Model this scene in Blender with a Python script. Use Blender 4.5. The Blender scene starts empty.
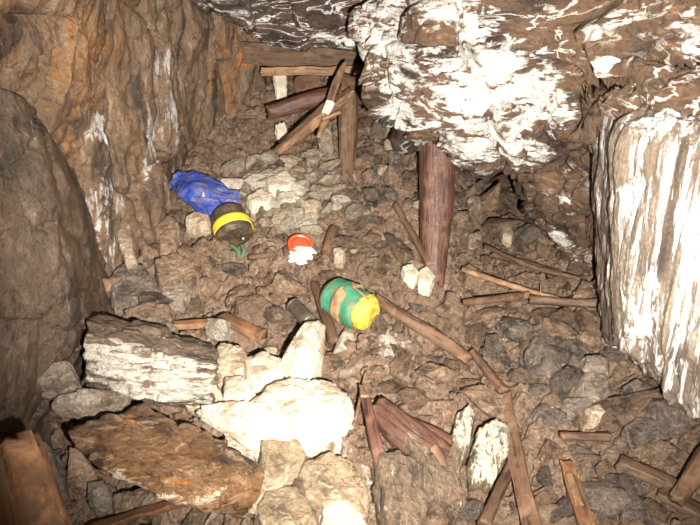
import bpy, bmesh, math, random
import numpy as np
from mathutils import Vector, Matrix
R = math.radians
random.seed(7)
rng = np.random.default_rng(7)
scene = bpy.context.scene
COL = scene.collection

# ------------------------------------------------------------------ camera, world, flash, exposure
CAM_H, PITCH, FPX = 1.6, 22.0, 687.0
cam_data = bpy.data.cameras.new('camera')
cam_data.sensor_width = 36.0
cam_data.lens = FPX / 700.0 * 36.0
cam_data.clip_start = 0.05
cam = bpy.data.objects.new('camera', cam_data)
cam.location = (0, 0, CAM_H)
cam.rotation_euler = (R(90 - PITCH), 0, 0)
COL.objects.link(cam)
scene.camera = cam

world = bpy.data.worlds.new('world'); scene.world = world
world.use_nodes = True
world.node_tree.nodes['Background'].inputs[0].default_value = (1.0, 0.86, 0.7, 1)
world.node_tree.nodes['Background'].inputs[1].default_value = 0.007

def lamp(name, kind, loc, energy, color, target=None, **kw):
    d = bpy.data.lights.new(name, kind); d.energy = energy; d.color = color
    for k, v in kw.items(): setattr(d, k, v)
    o = bpy.data.objects.new(name, d); o.location = loc; COL.objects.link(o)
    if target is not None:
        o.rotation_euler = (Vector(target) - Vector(loc)).to_track_quat('-Z', 'Y').to_euler()
    return o
# the camera's flash, just right of and under the lens
lamp('flash', 'SPOT', (0.11, 0.0, CAM_H - 0.125), 1150.0, (1.0, 0.94, 0.86), target=(0.2, 2.5, 0.92),
     spot_size=R(83), spot_blend=0.9, shadow_soft_size=0.014)
# added fill above the lens, no real source: a wide soft beam
lamp('added_fill', 'SPOT', (0.02, 0.02, CAM_H + 0.12), 14.0, (1.0, 0.88, 0.72), target=(-0.2, 2.5, 0.5),
     spot_size=R(120), spot_blend=1.0, shadow_soft_size=0.05)
scene.view_settings.view_transform = 'Standard'
scene.view_settings.look = 'None'
scene.view_settings.exposure = 0.0
scene.view_settings.gamma = 1.0
scene.view_settings.use_curve_mapping = False

# ------------------------------------------------------------------ geometry helpers
cp, sp = math.cos(R(PITCH)), math.sin(R(PITCH))
CAMP = np.array([0, 0, CAM_H])
def ray(px, py):
    a = (px - 350) / FPX; b = (262.5 - py) / FPX
    return np.array([a, cp + b * sp, -sp + b * cp])
def P(px, py, Y):
    d = ray(px, py); return CAMP + d * (Y / d[1])
def proj(p):
    q = np.asarray(p, float) - CAMP
    zf = q[1] * cp - q[2] * sp; up = q[1] * sp + q[2] * cp
    return 350 + FPX * q[0] / zf, 262.5 - FPX * up / zf
YC = [0.0, 0.8, 1.55, 2.05, 2.6, 3.2, 3.8, 4.4, 5.2, 7.0]
ZC = [0.10, .08, .14, .25, .38, .63, .91, 1.16, 1.3, 1.4]
YR = [0.0, 0.8, 1.55, 2.05, 2.8, 3.4, 4.0, 4.6, 5.3, 7.0]
ZR = [-.02, -.02, .04, .12, .27, .30, .30, .29, 0.28, .3]
def sstep(a, b, x):
    t = np.clip((x - a) / (b - a), 0, 1); return t * t * (3 - 2 * t)
def F(x, y):
    x = np.asarray(x, float); y = np.asarray(y, float)
    zc = np.interp(y, YC, ZC); zr = np.interp(y, YR, ZR)
    w = sstep(0.10, 0.22, x / np.maximum(y, .3))
    z = zc * (1 - w) + zr * w
    # the hollow in front at the left
    z = z - 0.20 * sstep(-0.45, -0.75, x) * sstep(2.15, 1.7, y)
    # heap under the pale blocks
    z = z + 0.10 * np.exp(-(((x + 0.15) / .3) ** 2 + ((y - 1.8) / .22) ** 2))
    return z
def G(px, py, lift=0.0):
    d = ray(px, py); t = np.linspace(0.5, 8, 1500)
    pts = CAMP[None] + d[None] * t[:, None]
    h = pts[:, 2] - F(pts[:, 0], pts[:, 1]) - lift
    i = np.argmax(h < 0) if (h < 0).any() else len(t) - 1
    if i > 0:
        f = h[i - 1] / (h[i - 1] - h[i] + 1e-9); tt = t[i - 1] + f * (t[i] - t[i - 1])
    else: tt = t[i]
    return CAMP + d * tt
def dist(p): return float(np.linalg.norm(np.asarray(p) - CAMP))

def _h(ix, iy, iz, s):
    with np.errstate(over='ignore'):
        n = (ix.astype(np.int64) * 374761393 + iy.astype(np.int64) * 668265263 + iz.astype(np.int64) * 2147483647 + s * 1274126177) & 0xFFFFFFFF
        n = ((n ^ (n >> 13)) * 1274126177) & 0xFFFFFFFF
        n = (n ^ (n >> 16)) & 0xFFFFFFFF
        n = (n * 2246822519) & 0xFFFFFFFF
        n = n ^ (n >> 15)
    return n.astype(np.float64) / 4294967295.0
def noise(p, s=0):
    i = np.floor(p).astype(np.int64); f = p - i; u = f * f * f * (f * (f * 6 - 15) + 10)
    out = 0
    for dx in (0, 1):
        for dy in (0, 1):
            for dz in (0, 1):
                w = (u[:, 0] if dx else 1 - u[:, 0]) * (u[:, 1] if dy else 1 - u[:, 1]) * (u[:, 2] if dz else 1 - u[:, 2])
                out = out + w * _h(i[:, 0] + dx, i[:, 1] + dy, i[:, 2] + dz, s)
    return out * 2 - 1
def fbm(p, sc=1.0, octv=4, s=0, gain=0.5):
    a, t, q = 1.0, 0, p * sc
    for k in range(octv):
        t = t + a * noise(q, s + k); q = q * 2.03 + 17.3; a *= gain
    return t
def ridged(p, sc=1.0, octv=4, s=0):
    a, t, q = 1.0, 0, p * sc
    for k in range(octv):
        t = t + a * (1 - 2 * np.abs(noise(q, s + k))); q = q * 2.03 + 9.1; a *= 0.5
    return t
def chunks(p, cell, s=0, tilt=0.5, round_=0.25):
    """faceted broken-rock relief: every voronoi cell is a tilted facet with a crack around it; about -1..1"""
    q = p / cell; i = np.floor(q).astype(np.int64)
    d1 = np.full(len(p), 9.); d2 = np.full(len(p), 9.); val = np.zeros(len(p))
    for dx in (-1, 0, 1):
        for dy in (-1, 0, 1):
            for dz in (-1, 0, 1):
                c = i + np.array([dx, dy, dz])
                r = [_h(c[:, 0], c[:, 1], c[:, 2], s + k) for k in range(7)]
                cpnt = c + np.stack(r[:3], 1)
                df = q - cpnt; d = np.sqrt((df ** 2).sum(1))
                v = (r[3] - .5) + tilt * ((r[4] - .5) * df[:, 0] + (r[5] - .5) * df[:, 1] + (r[6] - .5) * df[:, 2]) * 2
                near = d < d1
                d2 = np.where(near, d1, np.minimum(d2, d)); val = np.where(near, v, val); d1 = np.where(near, d, d1)
    e = np.clip((d2 - d1) / round_, 0, 1)
    return val * 1.0 - (1 - e) ** 2 * 0.7

def new_obj(name, me, m=None, parent=None):
    o = bpy.data.objects.new(name, me); COL.objects.link(o)
    if m is not None: me.materials.append(m)
    if parent is not None: o.parent = parent
    return o
def tag(o, label, cat, group=None, kind=None):
    if label: o['label'] = label
    if cat: o['category'] = cat
    if group: o['group'] = group
    if kind: o['kind'] = kind
    return o
def empty(name, loc, label, cat, group=None):
    o = bpy.data.objects.new(name, None); o.location = loc; o.empty_display_size = .05
    COL.objects.link(o); return tag(o, label, cat, group)
def np_mesh(name, V, faces, smooth=True):
    me = bpy.data.meshes.new(name)
    me.from_pydata([tuple(v) for v in V], [], faces)
    me.polygons.foreach_set('use_smooth', [smooth] * len(me.polygons)); me.update()
    return me
def attr(me, name, vals):
    a = me.attributes.new(name, 'FLOAT', 'POINT'); a.data.foreach_set('value', np.asarray(vals, np.float32))
def vattr(me, name, vals):
    a = me.attributes.new(name, 'FLOAT_VECTOR', 'POINT'); a.data.foreach_set('vector', np.asarray(vals, np.float32).ravel())
def grid_faces(n, m, flip=False):
    f = []
    for a in range(n - 1):
        for b in range(m - 1):
            q = (a * m + b, a * m + b + 1, (a + 1) * m + b + 1, (a + 1) * m + b)
            f.append(q[::-1] if flip else q)
    return f
def catmull(A, N):
    """A: (k, ...) control -> (N, ...) samples through them"""
    k = A.shape[0]; t = np.linspace(0, k - 1, N); i = np.minimum(t.astype(int), k - 2); f = (t - i).reshape((-1,) + (1,) * (A.ndim - 1))
    p0 = A[np.maximum(i - 1, 0)]; p1 = A[i]; p2 = A[i + 1]; p3 = A[np.minimum(i + 2, k - 1)]
    # chord-safe: damped tangents
    m1 = (p2 - p0) * .4; m2 = (p3 - p1) * .4
    return (2 * f ** 3 - 3 * f ** 2 + 1) * p1 + (f ** 3 - 2 * f ** 2 + f) * m1 + (-2 * f ** 3 + 3 * f ** 2) * p2 + (f ** 3 - f ** 2) * m2
def grid_normals(S):
    du = np.gradient(S, axis=0); dv = np.gradient(S, axis=1)
    n = np.cross(du, dv); n /= (np.linalg.norm(n, axis=2, keepdims=True) + 1e-9)
    return n
def blobs(V, items, warp=.03, s=90):
    """mask 0..1: items are (centre, radius) balls or (a, b, radius) capsules in the place"""
    W = V + warp * np.stack([noise(V * 9, s), noise(V * 9, s + 1), noise(V * 9, s + 2)], 1)
    out = np.zeros(len(V))
    for it in items:
        if len(it) == 2:
            d = np.linalg.norm(W - it[0], axis=1) / it[1]
        else:
            a, b, r = it; ab = b - a; t = np.clip(((W - a) @ ab) / (ab @ ab), 0, 1)
            d = np.linalg.norm(W - (a + t[:, None] * ab), axis=1) / r
        out = np.maximum(out, np.clip(1.35 - d, 0, 1))
    return np.clip(out, 0, 1)
def patch(name, ctrl, N, M, disp, m, flip=False, masks=None, kind='structure', rawpts=False):
    C = np.array([[p if rawpts else P(*p) for p in row] for row in ctrl])
    S = catmull(C, N); S = np.swapaxes(catmull(np.swapaxes(S, 0, 1), M), 0, 1)
    n = grid_normals(S)
    ctr = CAMP - S                                   # make the normals face the open side
    if (n * ctr).sum() < 0: n = -n
    V = S.reshape(-1, 3); nn = n.reshape(-1, 3)
    V2 = V + nn * disp(V)[:, None]
    me = np_mesh(name, V2, grid_faces(N, M, flip))
    for k, f in (masks or {}).items(): attr(me, k, f(V2))
    o = new_obj(name, me, m)
    if kind: o['kind'] = kind
    return o

# ------------------------------------------------------------------ materials
def mat(name):
    m = bpy.data.materials.new(name); m.use_nodes = True; nt = m.node_tree
    b = nt.nodes['Principled BSDF']; return m, nt, b
class NT:
    def __init__(s, nt): s.nt = nt
    def n(s, t, **kw):
        x = s.nt.nodes.new(t)
        for k, v in kw.items(): setattr(x, k, v)
        return x
    def l(s, a, b): s.nt.links.new(a, b)
    def setin(s, x, k, v):
        if isinstance(v, bpy.types.NodeSocket): s.l(v, x.inputs[k])
        else: x.inputs[k].default_value = v
    def math(s, op, a, b=0.0, c=None, clamp=False):
        x = s.n('ShaderNodeMath', operation=op); x.use_clamp = clamp
        s.setin(x, 0, a); s.setin(x, 1, b)
        if c is not None: s.setin(x, 2, c)
        return x.outputs[0]
    def noise(s, vec, scale, detail=5, rough=.6, dist_=0.0):
        x = s.n('ShaderNodeTexNoise'); s.l(vec, x.inputs['Vector'])
        x.inputs['Scale'].default_value = scale; x.inputs['Detail'].default_value = detail
        x.inputs['Roughness'].default_value = rough; x.inputs['Distortion'].default_value = dist_
        return x.outputs[0]
    def step(s, v, a, b):
        x = s.n('ShaderNodeMapRange', interpolation_type='SMOOTHSTEP'); s.setin(x, 0, v)
        s.setin(x, 1, a); s.setin(x, 2, b); return x.outputs[0]
    def mix(s, f, a, b):
        x = s.n('ShaderNodeMix', data_type='RGBA'); s.setin(x, 0, f)
        for k, v in ((6, a), (7, b)):
            if isinstance(v, (tuple, list)): v = (*v, 1) if len(v) == 3 else v
            s.setin(x, k, v)
        return x.outputs[2]
    def mapping(s, vec, rot=(0, 0, 0), scale=(1, 1, 1)):
        x = s.n('ShaderNodeMapping'); s.l(vec, x.inputs[0])
        x.inputs['Rotation'].default_value = rot; x.inputs['Scale'].default_value = scale
        return x.outputs[0]
    def attr(s, name):
        x = s.n('ShaderNodeAttribute'); x.attribute_name = name; return x.outputs['Fac']
def srgb(r, g, b):
    return tuple(((c / 255) / 12.92 if c / 255 <= .04045 else ((c / 255 + .055) / 1.055) ** 2.4) for c in (r, g, b))
def rock_mat(name, dark, mid, light, ochre=None, ochre_amt=.5, white=(.8, .78, .74), white_amt=0.0, vein=0.0, scale=6.0,
             rot=(0, 0, 0), stretch=(1, 1, 1), wscale=9.0, rough=(.35, .75), bump=.5, vary=.0, coord='Object', spec=.5, bscale=40.0, mottle=1.0, tscale=1.0):
    m, nt, b = mat(name); N = NT(nt)
    tc = N.n('ShaderNodeTexCoord').outputs['Object']
    inf = N.n('ShaderNodeObjectInfo')
    off = N.n('ShaderNodeVectorMath', operation='MULTIPLY_ADD')
    N.l(inf.outputs['Random'], off.inputs[0]); off.inputs[1].default_value = (31, 17, 23) if vary else (0, 0, 0); N.l(tc, off.inputs[2])
    vec = off.outputs[0]
    if tscale != 1.0: vec = N.mapping(vec, scale=(tscale,) * 3)
    st = N.mapping(vec, rot, stretch)
    n1 = N.noise(st, scale, 8, .62, .4)
    n2 = N.noise(st, scale * 3.3, 6, .7, .8)
    c = N.mix(N.step(n1, .36, .52), dark, mid)
    c = N.mix(N.step(n2, .50, .72), c, light)
    if ochre is not None:
        n3 = N.noise(st, scale * .55, 6, .6, 1.0)
        om = N.math('ADD', N.math('ADD', n3, N.math('MULTIPLY_ADD', N.noise(st, scale * 4, 6, .7), .5, -.25)), N.math('MULTIPLY', N.attr('ochre'), .22))
        lo = .72 - .3 * ochre_amt
        c = N.mix(N.math('MULTIPLY', N.step(om, lo, lo + .12), .85), c, ochre)
    # white mineral coat
    n4 = N.noise(st, wscale, 9, .68, 1.3)
    n4b = N.noise(st, wscale * 4.5, 6, .7, .6)
    n4 = N.math('ADD', N.math('MULTIPLY_ADD', n4, 2.0, -.5), N.math('MULTIPLY_ADD', n4b, 1.1, -.55))
    wv = N.math('ADD', n4, N.math('MULTIPLY', N.attr('white'), .46))
    lo = .88 - .42 * white_amt
    wf = N.step(wv, lo, lo + .16)
    if vein > 0:
        nv = N.noise(st, wscale * .8, 5, .55, 1.8)
        av = N.math('ABSOLUTE', N.math('SUBTRACT', nv, .5))
        patchn = N.noise(st, wscale * .35, 3, .5)
        vv = N.math('MULTIPLY', N.step(av, .030, .004), N.step(patchn, .62 - .3 * vein, .72 - .3 * vein))
        wf = N.math('MAXIMUM', wf, N.math('MULTIPLY', vv, .85))
    wcol = N.mix(N.step(N.noise(st, wscale * 2.1, 5, .7), .38, .62), tuple(x * .68 for x in white), white)
    c = N.mix(wf, c, wcol)
    # bare dark stone; on the back wall the mask also paints the recess's shade
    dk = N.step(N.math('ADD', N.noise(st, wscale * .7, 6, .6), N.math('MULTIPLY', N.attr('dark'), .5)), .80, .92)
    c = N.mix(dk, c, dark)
    # iron stain painted by seepage
    st2 = N.step(N.math('ADD', N.noise(st, 14, 6, .65, .8), N.math('MULTIPLY', N.attr('stain'), .6)), .86, 1.02)
    c = N.mix(N.math('MULTIPLY', st2, .9), c, srgb(190, 118, 52))
    mo = N.noise(vec, 34, 7, .72, .6)
    c = N.mix(N.math('MULTIPLY', N.step(mo, .56, .68), .6 * mottle), c, light)
    c = N.mix(N.math('MULTIPLY', N.step(mo, .46, .36), .75 * mottle), c, tuple(x * .7 for x in dark))
    grain = N.noise(vec, 110, 5, .75)
    hsv = N.n('ShaderNodeHueSaturation'); N.l(c, hsv.inputs['Color'])
    val = N.math('MULTIPLY', N.math('MULTIPLY_ADD', grain, 1.7, .15), N.math('MULTIPLY_ADD', N.noise(vec, 3.0, 3, .5), .9, .55))
    if vary: val = N.math('MULTIPLY', val, N.math('MULTIPLY_ADD', inf.outputs['Random'], vary, 1 - vary * .5))
    N.l(val, hsv.inputs['Value'])
    N.l(hsv.outputs[0], b.inputs['Base Color'])
    rr = N.n('ShaderNodeMapRange'); N.l(N.noise(vec, 22, 5, .6), rr.inputs[0])
    rr.inputs[1].default_value = .35; rr.inputs[2].default_value = .65; rr.inputs[3].default_value = rough[0]; rr.inputs[4].default_value = rough[1]
    N.l(rr.outputs[0], b.inputs['Roughness'])
    b.inputs['Specular IOR Level'].default_value = spec
    h = N.math('ADD', N.math('MULTIPLY', n2, .8), N.math('ADD', N.math('MULTIPLY', N.noise(vec, bscale, 8, .75), 1.0), N.math('MULTIPLY', mo, .8)))
    bp = N.n('ShaderNodeBump'); bp.inputs['Strength'].default_value = bump; bp.inputs['Distance'].default_value = .03
    N.l(h, bp.inputs['Height']); N.l(bp.outputs[0], b.inputs['Normal'])
    return m
def wood_mat(name, dark, mid, light, rough=.7, streak=70.0, spec=.35, vary=.3, mud=.65):
    m, nt, b = mat(name); N = NT(nt)
    a = N.n('ShaderNodeAttribute'); a.attribute_name = 'gco'; g = a.outputs['Vector']
    inf = N.n('ShaderNodeObjectInfo')
    off = N.n('ShaderNodeVectorMath', operation='MULTIPLY_ADD')
    N.l(inf.outputs['Random'], off.inputs[0]); off.inputs[1].default_value = (3, 5, 4); N.l(g, off.inputs[2]); v = off.outputs[0]
    st = N.mapping(v, scale=(1, 1, .12))
    n1 = N.noise(st, streak, 6, .65, .4); n2 = N.noise(v, 12, 5, .6)
    c = N.mix(N.step(n1, .35, .55), dark, mid); c = N.mix(N.math('MULTIPLY', N.step(n2, .48, .68), .8), c, light)
    n3 = N.noise(v, 45, 6, .7)
    c = N.mix(N.math('MULTIPLY', N.step(n3, .56, .7), .6), c, dark)
    c = N.mix(N.math('MULTIPLY', N.step(N.noise(v, 16, 6, .7, .5), .46, .60), mud), c, srgb(100, 78, 60))
    hsv = N.n('ShaderNodeHueSaturation'); N.l(c, hsv.inputs['Color'])
    N.l(N.math('MULTIPLY_ADD', inf.outputs['Random'], vary, 1 - vary / 2), hsv.inputs['Value'])
    N.l(hsv.outputs[0], b.inputs['Base Color'])
    b.inputs['Roughness'].default_value = rough; b.inputs['Specular IOR Level'].default_value = spec
    bp = N.n('ShaderNodeBump'); bp.inputs['Strength'].default_value = .7; bp.inputs['Distance'].default_value = .008
    N.l(N.math('ADD', n1, N.math('MULTIPLY', n3, .5)), bp.inputs['Height']); N.l(bp.outputs[0], b.inputs['Normal'])
    return m
def plain_mat(name, col, dirt=None, amt=.4, rough=.5, spec=.5, sc=25, bump=.25, metal=0.0, trans=0.0):
    m, nt, b = mat(name); N = NT(nt)
    tc = N.n('ShaderNodeTexCoord').outputs['Object']
    n = N.noise(tc, sc, 6, .65, .5)
    c = N.mix(N.math('MULTIPLY', N.step(n, .62 - .3 * amt, .80 - .3 * amt), .85), col, dirt or tuple(x * .4 for x in col))
    N.l(c, b.inputs['Base Color']); b.inputs['Roughness'].default_value = rough
    b.inputs['Specular IOR Level'].default_value = spec; b.inputs['Metallic'].default_value = metal
    bp = N.n('ShaderNodeBump'); bp.inputs['Strength'].default_value = bump; bp.inputs['Distance'].default_value = .006
    N.l(N.noise(tc, sc * 2.2, 5, .6), bp.inputs['Height']); N.l(bp.outputs[0], b.inputs['Normal'])
    return m
MUD = srgb(122, 92, 66)
M = {}
M['left'] = rock_mat('ochre_wall_rock', srgb(62, 48, 38), srgb(112, 88, 66), srgb(150, 130, 110), ochre=srgb(134, 94, 54), ochre_amt=.40,
                     white=srgb(190, 184, 178), white_amt=.03, scale=4.2, rot=(0, R(-14), 0), stretch=(1.5, 1.5, .35), wscale=6, rough=(.35, .7), bump=.6)
M['grey'] = rock_mat('grey_brown_face_rock', srgb(54, 43, 34), srgb(88, 70, 53), srgb(120, 102, 84), ochre=srgb(122, 86, 50), ochre_amt=.3,
                     white=srgb(176, 174, 172), white_amt=.05, scale=4.5, rot=(0, R(30), 0), stretch=(1, 1, .6), wscale=5, rough=(.3, .6), bump=.6)  # flash falloff at the lower left is partly put into these darker tones
M['over'] = rock_mat('white_coated_rock', srgb(52, 40, 33), srgb(96, 74, 56), srgb(134, 106, 82), ochre=srgb(168, 130, 88), ochre_amt=.1,
                     white=srgb(232, 226, 216), white_amt=.36, vein=.5, scale=4, rot=(R(10), R(32), 0), stretch=(.6, .9, 1.7), wscale=5.0, rough=(.3, .65), mottle=.6, bump=.8)
M['ceil'] = rock_mat('dark_ceiling_rock', srgb(40, 30, 26), srgb(70, 54, 44), srgb(100, 80, 64), white=srgb(226, 222, 216), white_amt=.15, vein=.9,
                     scale=6, rot=(0, R(8), 0), stretch=(.55, .8, 2.0), wscale=8, rough=(.3, .6), bump=.7)
M['pillar'] = rock_mat('white_flowstone', srgb(74, 62, 54), srgb(120, 104, 88), srgb(178, 164, 146), ochre=srgb(150, 112, 64), ochre_amt=.3,
                       white=srgb(238, 234, 228), white_amt=.74, scale=5, rot=(0, R(2), 0), stretch=(2.2, 1.6, .10), wscale=5.5, rough=(.35, .7), mottle=.25, bump=.7)
M['floor'] = rock_mat('mud_and_rubble', srgb(100, 80, 64), srgb(148, 122, 101), srgb(186, 164, 140), ochre=srgb(146, 104, 68), ochre_amt=.2,
                      white=srgb(206, 198, 186), white_amt=.12, scale=9, wscale=10, rough=(.15, .65), bump=.9, bscale=60)
M['back'] = rock_mat('brown_back_rock', srgb(76, 56, 42), srgb(118, 88, 64), srgb(152, 120, 90), ochre=srgb(160, 108, 60), ochre_amt=.45,
                     white=srgb(230, 226, 218), white_amt=.02, scale=5, wscale=7, rough=(.4, .8), bump=.7)
M['stone_brown'] = rock_mat('muddy_brown_stone', srgb(98, 78, 62), srgb(146, 120, 98), srgb(184, 162, 138), ochre=srgb(146, 100, 60), ochre_amt=.3,
                      white=srgb(214, 206, 194), white_amt=.08, scale=11, wscale=12, rough=(.25, .6), bump=.8, vary=.55, bscale=60)
M['stone_grey'] = rock_mat('grey_stone', srgb(96, 84, 74), srgb(146, 130, 114), srgb(184, 172, 156), white=srgb(216, 212, 204), white_amt=.12,
                      scale=11, wscale=12, rough=(.25, .6), bump=.8, vary=.5, bscale=60)
M['stone_pale'] = rock_mat('pale_stone', srgb(136, 112, 88), srgb(186, 166, 140), srgb(222, 208, 186), ochre=srgb(190, 134, 84), ochre_amt=.25,
                      white=srgb(240, 234, 222), white_amt=.35, scale=9, wscale=9, rough=(.35, .7), mottle=.5, bump=.7, vary=.3, bscale=60)
M['white_rock'] = rock_mat('white_cream_rock', srgb(176, 150, 120), srgb(216, 202, 180), srgb(236, 228, 214), ochre=srgb(196, 150, 104), ochre_amt=.16,
                      white=srgb(244, 240, 232), white_amt=.5, scale=6, wscale=7, rough=(.45, .8), mottle=.25, bump=.7, bscale=50)
M['layer'] = rock_mat('layered_block_rock', srgb(74, 58, 48), srgb(128, 108, 88), srgb(168, 152, 132), ochre=srgb(168, 122, 76), ochre_amt=.2,
                      white=srgb(226, 216, 200), white_amt=.06, scale=7, rot=(0, R(12), 0), stretch=(.35, .8, 2.6), wscale=7, rough=(.35, .7), bump=.9, bscale=50)
M['rustrock'] = rock_mat('rusty_brown_block_rock', srgb(68, 46, 30), srgb(134, 98, 66), srgb(196, 168, 134), ochre=srgb(160, 104, 56), ochre_amt=.36,
                      white=srgb(226, 206, 176), white_amt=.05, scale=6, rot=(0, R(25), R(10)), stretch=(.4, .9, 2.0), wscale=7, rough=(.3, .65), bump=.9, bscale=50)
M['streak'] = rock_mat('dark_streaked_rock', srgb(72, 60, 48), srgb(120, 100, 80), srgb(158, 140, 116), ochre=srgb(168, 130, 72), ochre_amt=.35,
                      white=srgb(236, 228, 204), white_amt=.30, scale=8, rot=(0, R(-20), 0), stretch=(2.6, 1, .45), wscale=8, rough=(.5, .8), bump=.8, bscale=50)
for k_, args in (('brown', (srgb(88, 68, 54), srgb(142, 116, 94), srgb(188, 166, 142), .14, .25)), ('grey', (srgb(70, 62, 56), srgb(122, 108, 96), srgb(168, 154, 140), .2, .0)),
                 ('pale', (srgb(150, 128, 104), srgb(200, 180, 154), srgb(228, 214, 192), .4, .15)), ('white', (srgb(190, 172, 148), srgb(226, 214, 194), srgb(240, 232, 216), .6, .05))):
    M['loose_' + k_] = rock_mat('loose_%s_stone' % k_, args[0], args[1], args[2], ochre=srgb(150, 106, 68), ochre_amt=args[4], white=srgb(226, 220, 208), white_amt=args[3],
                                scale=13, wscale=13, rough=(.12, .55), bump=1.0, vary=.5, bscale=55, mottle=.8, tscale=.07)
M['tan_rock'] = rock_mat('tan_grey_rock', srgb(112, 94, 74), srgb(168, 146, 116), srgb(208, 190, 160), ochre=srgb(170, 120, 74), ochre_amt=.15,
                         white=srgb(226, 216, 196), white_amt=.28, scale=8, wscale=8, rough=(.4, .75), bump=.9, bscale=50, mottle=.6)
M['wood'] = wood_mat('old_brown_timber', srgb(54, 40, 30), srgb(98, 72, 53), srgb(134, 106, 82))
M['wood_tan'] = wood_mat('tan_timber', srgb(84, 62, 46), srgb(138, 106, 78), srgb(176, 144, 112))
M['wood_red'] = wood_mat('reddish_wet_timber', srgb(52, 34, 28), srgb(92, 62, 50), srgb(122, 90, 74), mud=.2, rough=.45, spec=.5)
M['wood_dark'] = wood_mat('dark_wet_timber', srgb(44, 32, 24), srgb(84, 62, 46), srgb(112, 88, 68), rough=.5, spec=.5)
M['wood_rust'] = wood_mat('orange_brown_split_wood', srgb(70, 46, 30), srgb(118, 80, 52), srgb(156, 116, 82), streak=40)
M['wood_end'] = plain_mat('fresh_white_wood_break', srgb(232, 220, 196), srgb(190, 160, 120), .4, .8)

# ------------------------------------------------------------------ setting
def wp(*a): return P(*a)
# floor
def build_floor():
    xs = np.linspace(-2.2, 2.4, 560); ys = np.linspace(0.7, 6.3, 640)
    X, Y = np.meshgrid(xs, ys, indexing='ij')
    V = np.stack([X.ravel(), Y.ravel(), F(X, Y).ravel()], 1)
    wv = V + .03 * np.stack([noise(V * 6, 1), noise(V * 6, 2), noise(V * 6, 3)], 1)
    mud = sstep(-.15, .35, fbm(V, 1.3, 3, 40))                       # where mud fills the gaps
    cen = np.exp(-(((V[:, 0] - .05) / .55) ** 2 + ((V[:, 1] - 2.4) / .6) ** 2))
    mud = np.clip(mud * .6 + cen * .5, 0, 1)
    d = .065 * chunks(wv, .20, 11, 1.2, .12) * (1 - .35 * mud) + .036 * chunks(wv, .095, 21, 1.2, .15) * (1 - .4 * mud) + .014 * chunks(wv, .042, 31, 1.1, .2) * (1 - .3 * mud)
    d += .02 * fbm(V, 2.2, 3, 5) + .004 * fbm(V, 40, 2, 8) - .01
    d *= 1 - .45 * sstep(2.7, 3.2, V[:, 1])
    V[:, 2] += d
    V[:, 0] += .02 * fbm(V, 12, 3, 60); V[:, 1] += .02 * fbm(V, 12, 3, 63)
    me = np_mesh('floor', V, grid_faces(len(xs), len(ys)))
    attr(me, 'white', blobs(V, [(G(300, 190), .24), (G(270, 195), .24), (G(290, 185), .25), (G(320, 175), .2), (G(390, 345), .10), (G(330, 470), .2), (G(280, 430), .2), (G(200, 350), .12)]) * .8)
    attr(me, 'dark', .32 * sstep(.25, .8, V[:, 0]) * sstep(-.3, .4, fbm(V, 3, 3, 44) + .2))
    o = new_obj('floor', me, M['floor']); o['kind'] = 'structure'; return V, (len(xs), len(ys)), xs, ys
FV, FN, FXS, FYS = build_floor()
FZ = FV[:, 2].reshape(FN)
def Ftrue(x, y):
    i = np.clip(np.interp(x, FXS, np.arange(len(FXS))), 0, len(FXS) - 1.001); j = np.clip(np.interp(y, FYS, np.arange(len(FYS))), 0, len(FYS) - 1.001)
    a, b = int(i), int(j); return float(FZ[a:a + 2, b:b + 2].mean())

def Ftop(x, y, r, q=82):
    i0, i1 = np.searchsorted(FXS, [x - r, x + r]); j0, j1 = np.searchsorted(FYS, [y - r, y + r])
    i0 = min(i0, len(FXS) - 3); j0 = min(j0, len(FYS) - 3)
    return float(np.percentile(FZ[i0:max(i1, i0 + 2), j0:max(j1, j0 + 2)], q))
# left wall : ochre rock, with a grey face low at the near end
rows = [-140, -40, 60, 150, 230, 310, 420]
def lw(py):
    L = []
    for px, Y in ((-420, 1.0), (-200, 1.45), (-60, 1.85), (20, 2.15), (75, 2.42), (120, 2.74), (160, 3.18), (200, 3.62), (238, 3.95), (268, 4.25), (285, 4.8)):
        Y2 = Y
        if px < 100:                                    # the grey face is set back under the ochre slab
            k = sstep(60, 130, py) * sstep(100, 60, px); Y2 = Y + .16 * k
        if px > 100: Y2 += .12 * sstep(0, -140, py)
        L.append((px, py, Y2))
    return L
def d_left(V):
    r = np.array([[math.cos(.24), 0, math.sin(.24)], [0, 1, 0], [-math.sin(.24), 0, math.cos(.24)]])
    q = (V @ r.T) * np.array([2.6, 2.6, .7])
    return .035 * ridged(q, 1.1, 3, 3) + .06 * chunks(q * .4, .30, 5, 1.1, .08) + .012 * chunks(q * .5, .09, 9, 1, .2) + .05 * fbm(V, 1.6, 3, 7) + .008 * fbm(V * np.array([1, 1, .5]), 22, 3, 17)
greyline = [(P(0, 100, 2.1), .0)]
patch('wall_left', [lw(r) for r in rows], 260, 330, d_left, M['left'], masks={
    'white': lambda V: blobs(V, [(P(178, 75, 3.1), P(190, 150, 3.2), .10), (P(112, 135, 2.6), .10), (P(50, 125, 2.3), P(52, 150, 2.3), .03),
                                 (P(88, 195, 2.6), P(98, 245, 2.6), .12), (P(120, 190, 2.75), .09), (P(150, 130, 3.0), P(145, 200, 3.0), .09)], .05) * .95,
    'ochre': lambda V: blobs(V, [(P(90, 40, 2.5), .45), (P(250, 90, 3.8), .35), (P(110, 110, 2.6), .25), (P(75, 170, 2.4), .25), (P(150, 160, 2.9), .2)]) * .7,
    'dark': lambda V: blobs(V, [(P(60, 0, 2.4), .13), (P(150, 15, 2.8), .2), (P(10, 40, 2.1), .2)]) * .7,
    'stain': lambda V: blobs(V, [(P(103, 165, 2.55), .035), (P(172, 60, 3.0), .03), (P(255, 60, 3.9), .2), (P(80, 130, 2.4), .03)]) * .8})
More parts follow.
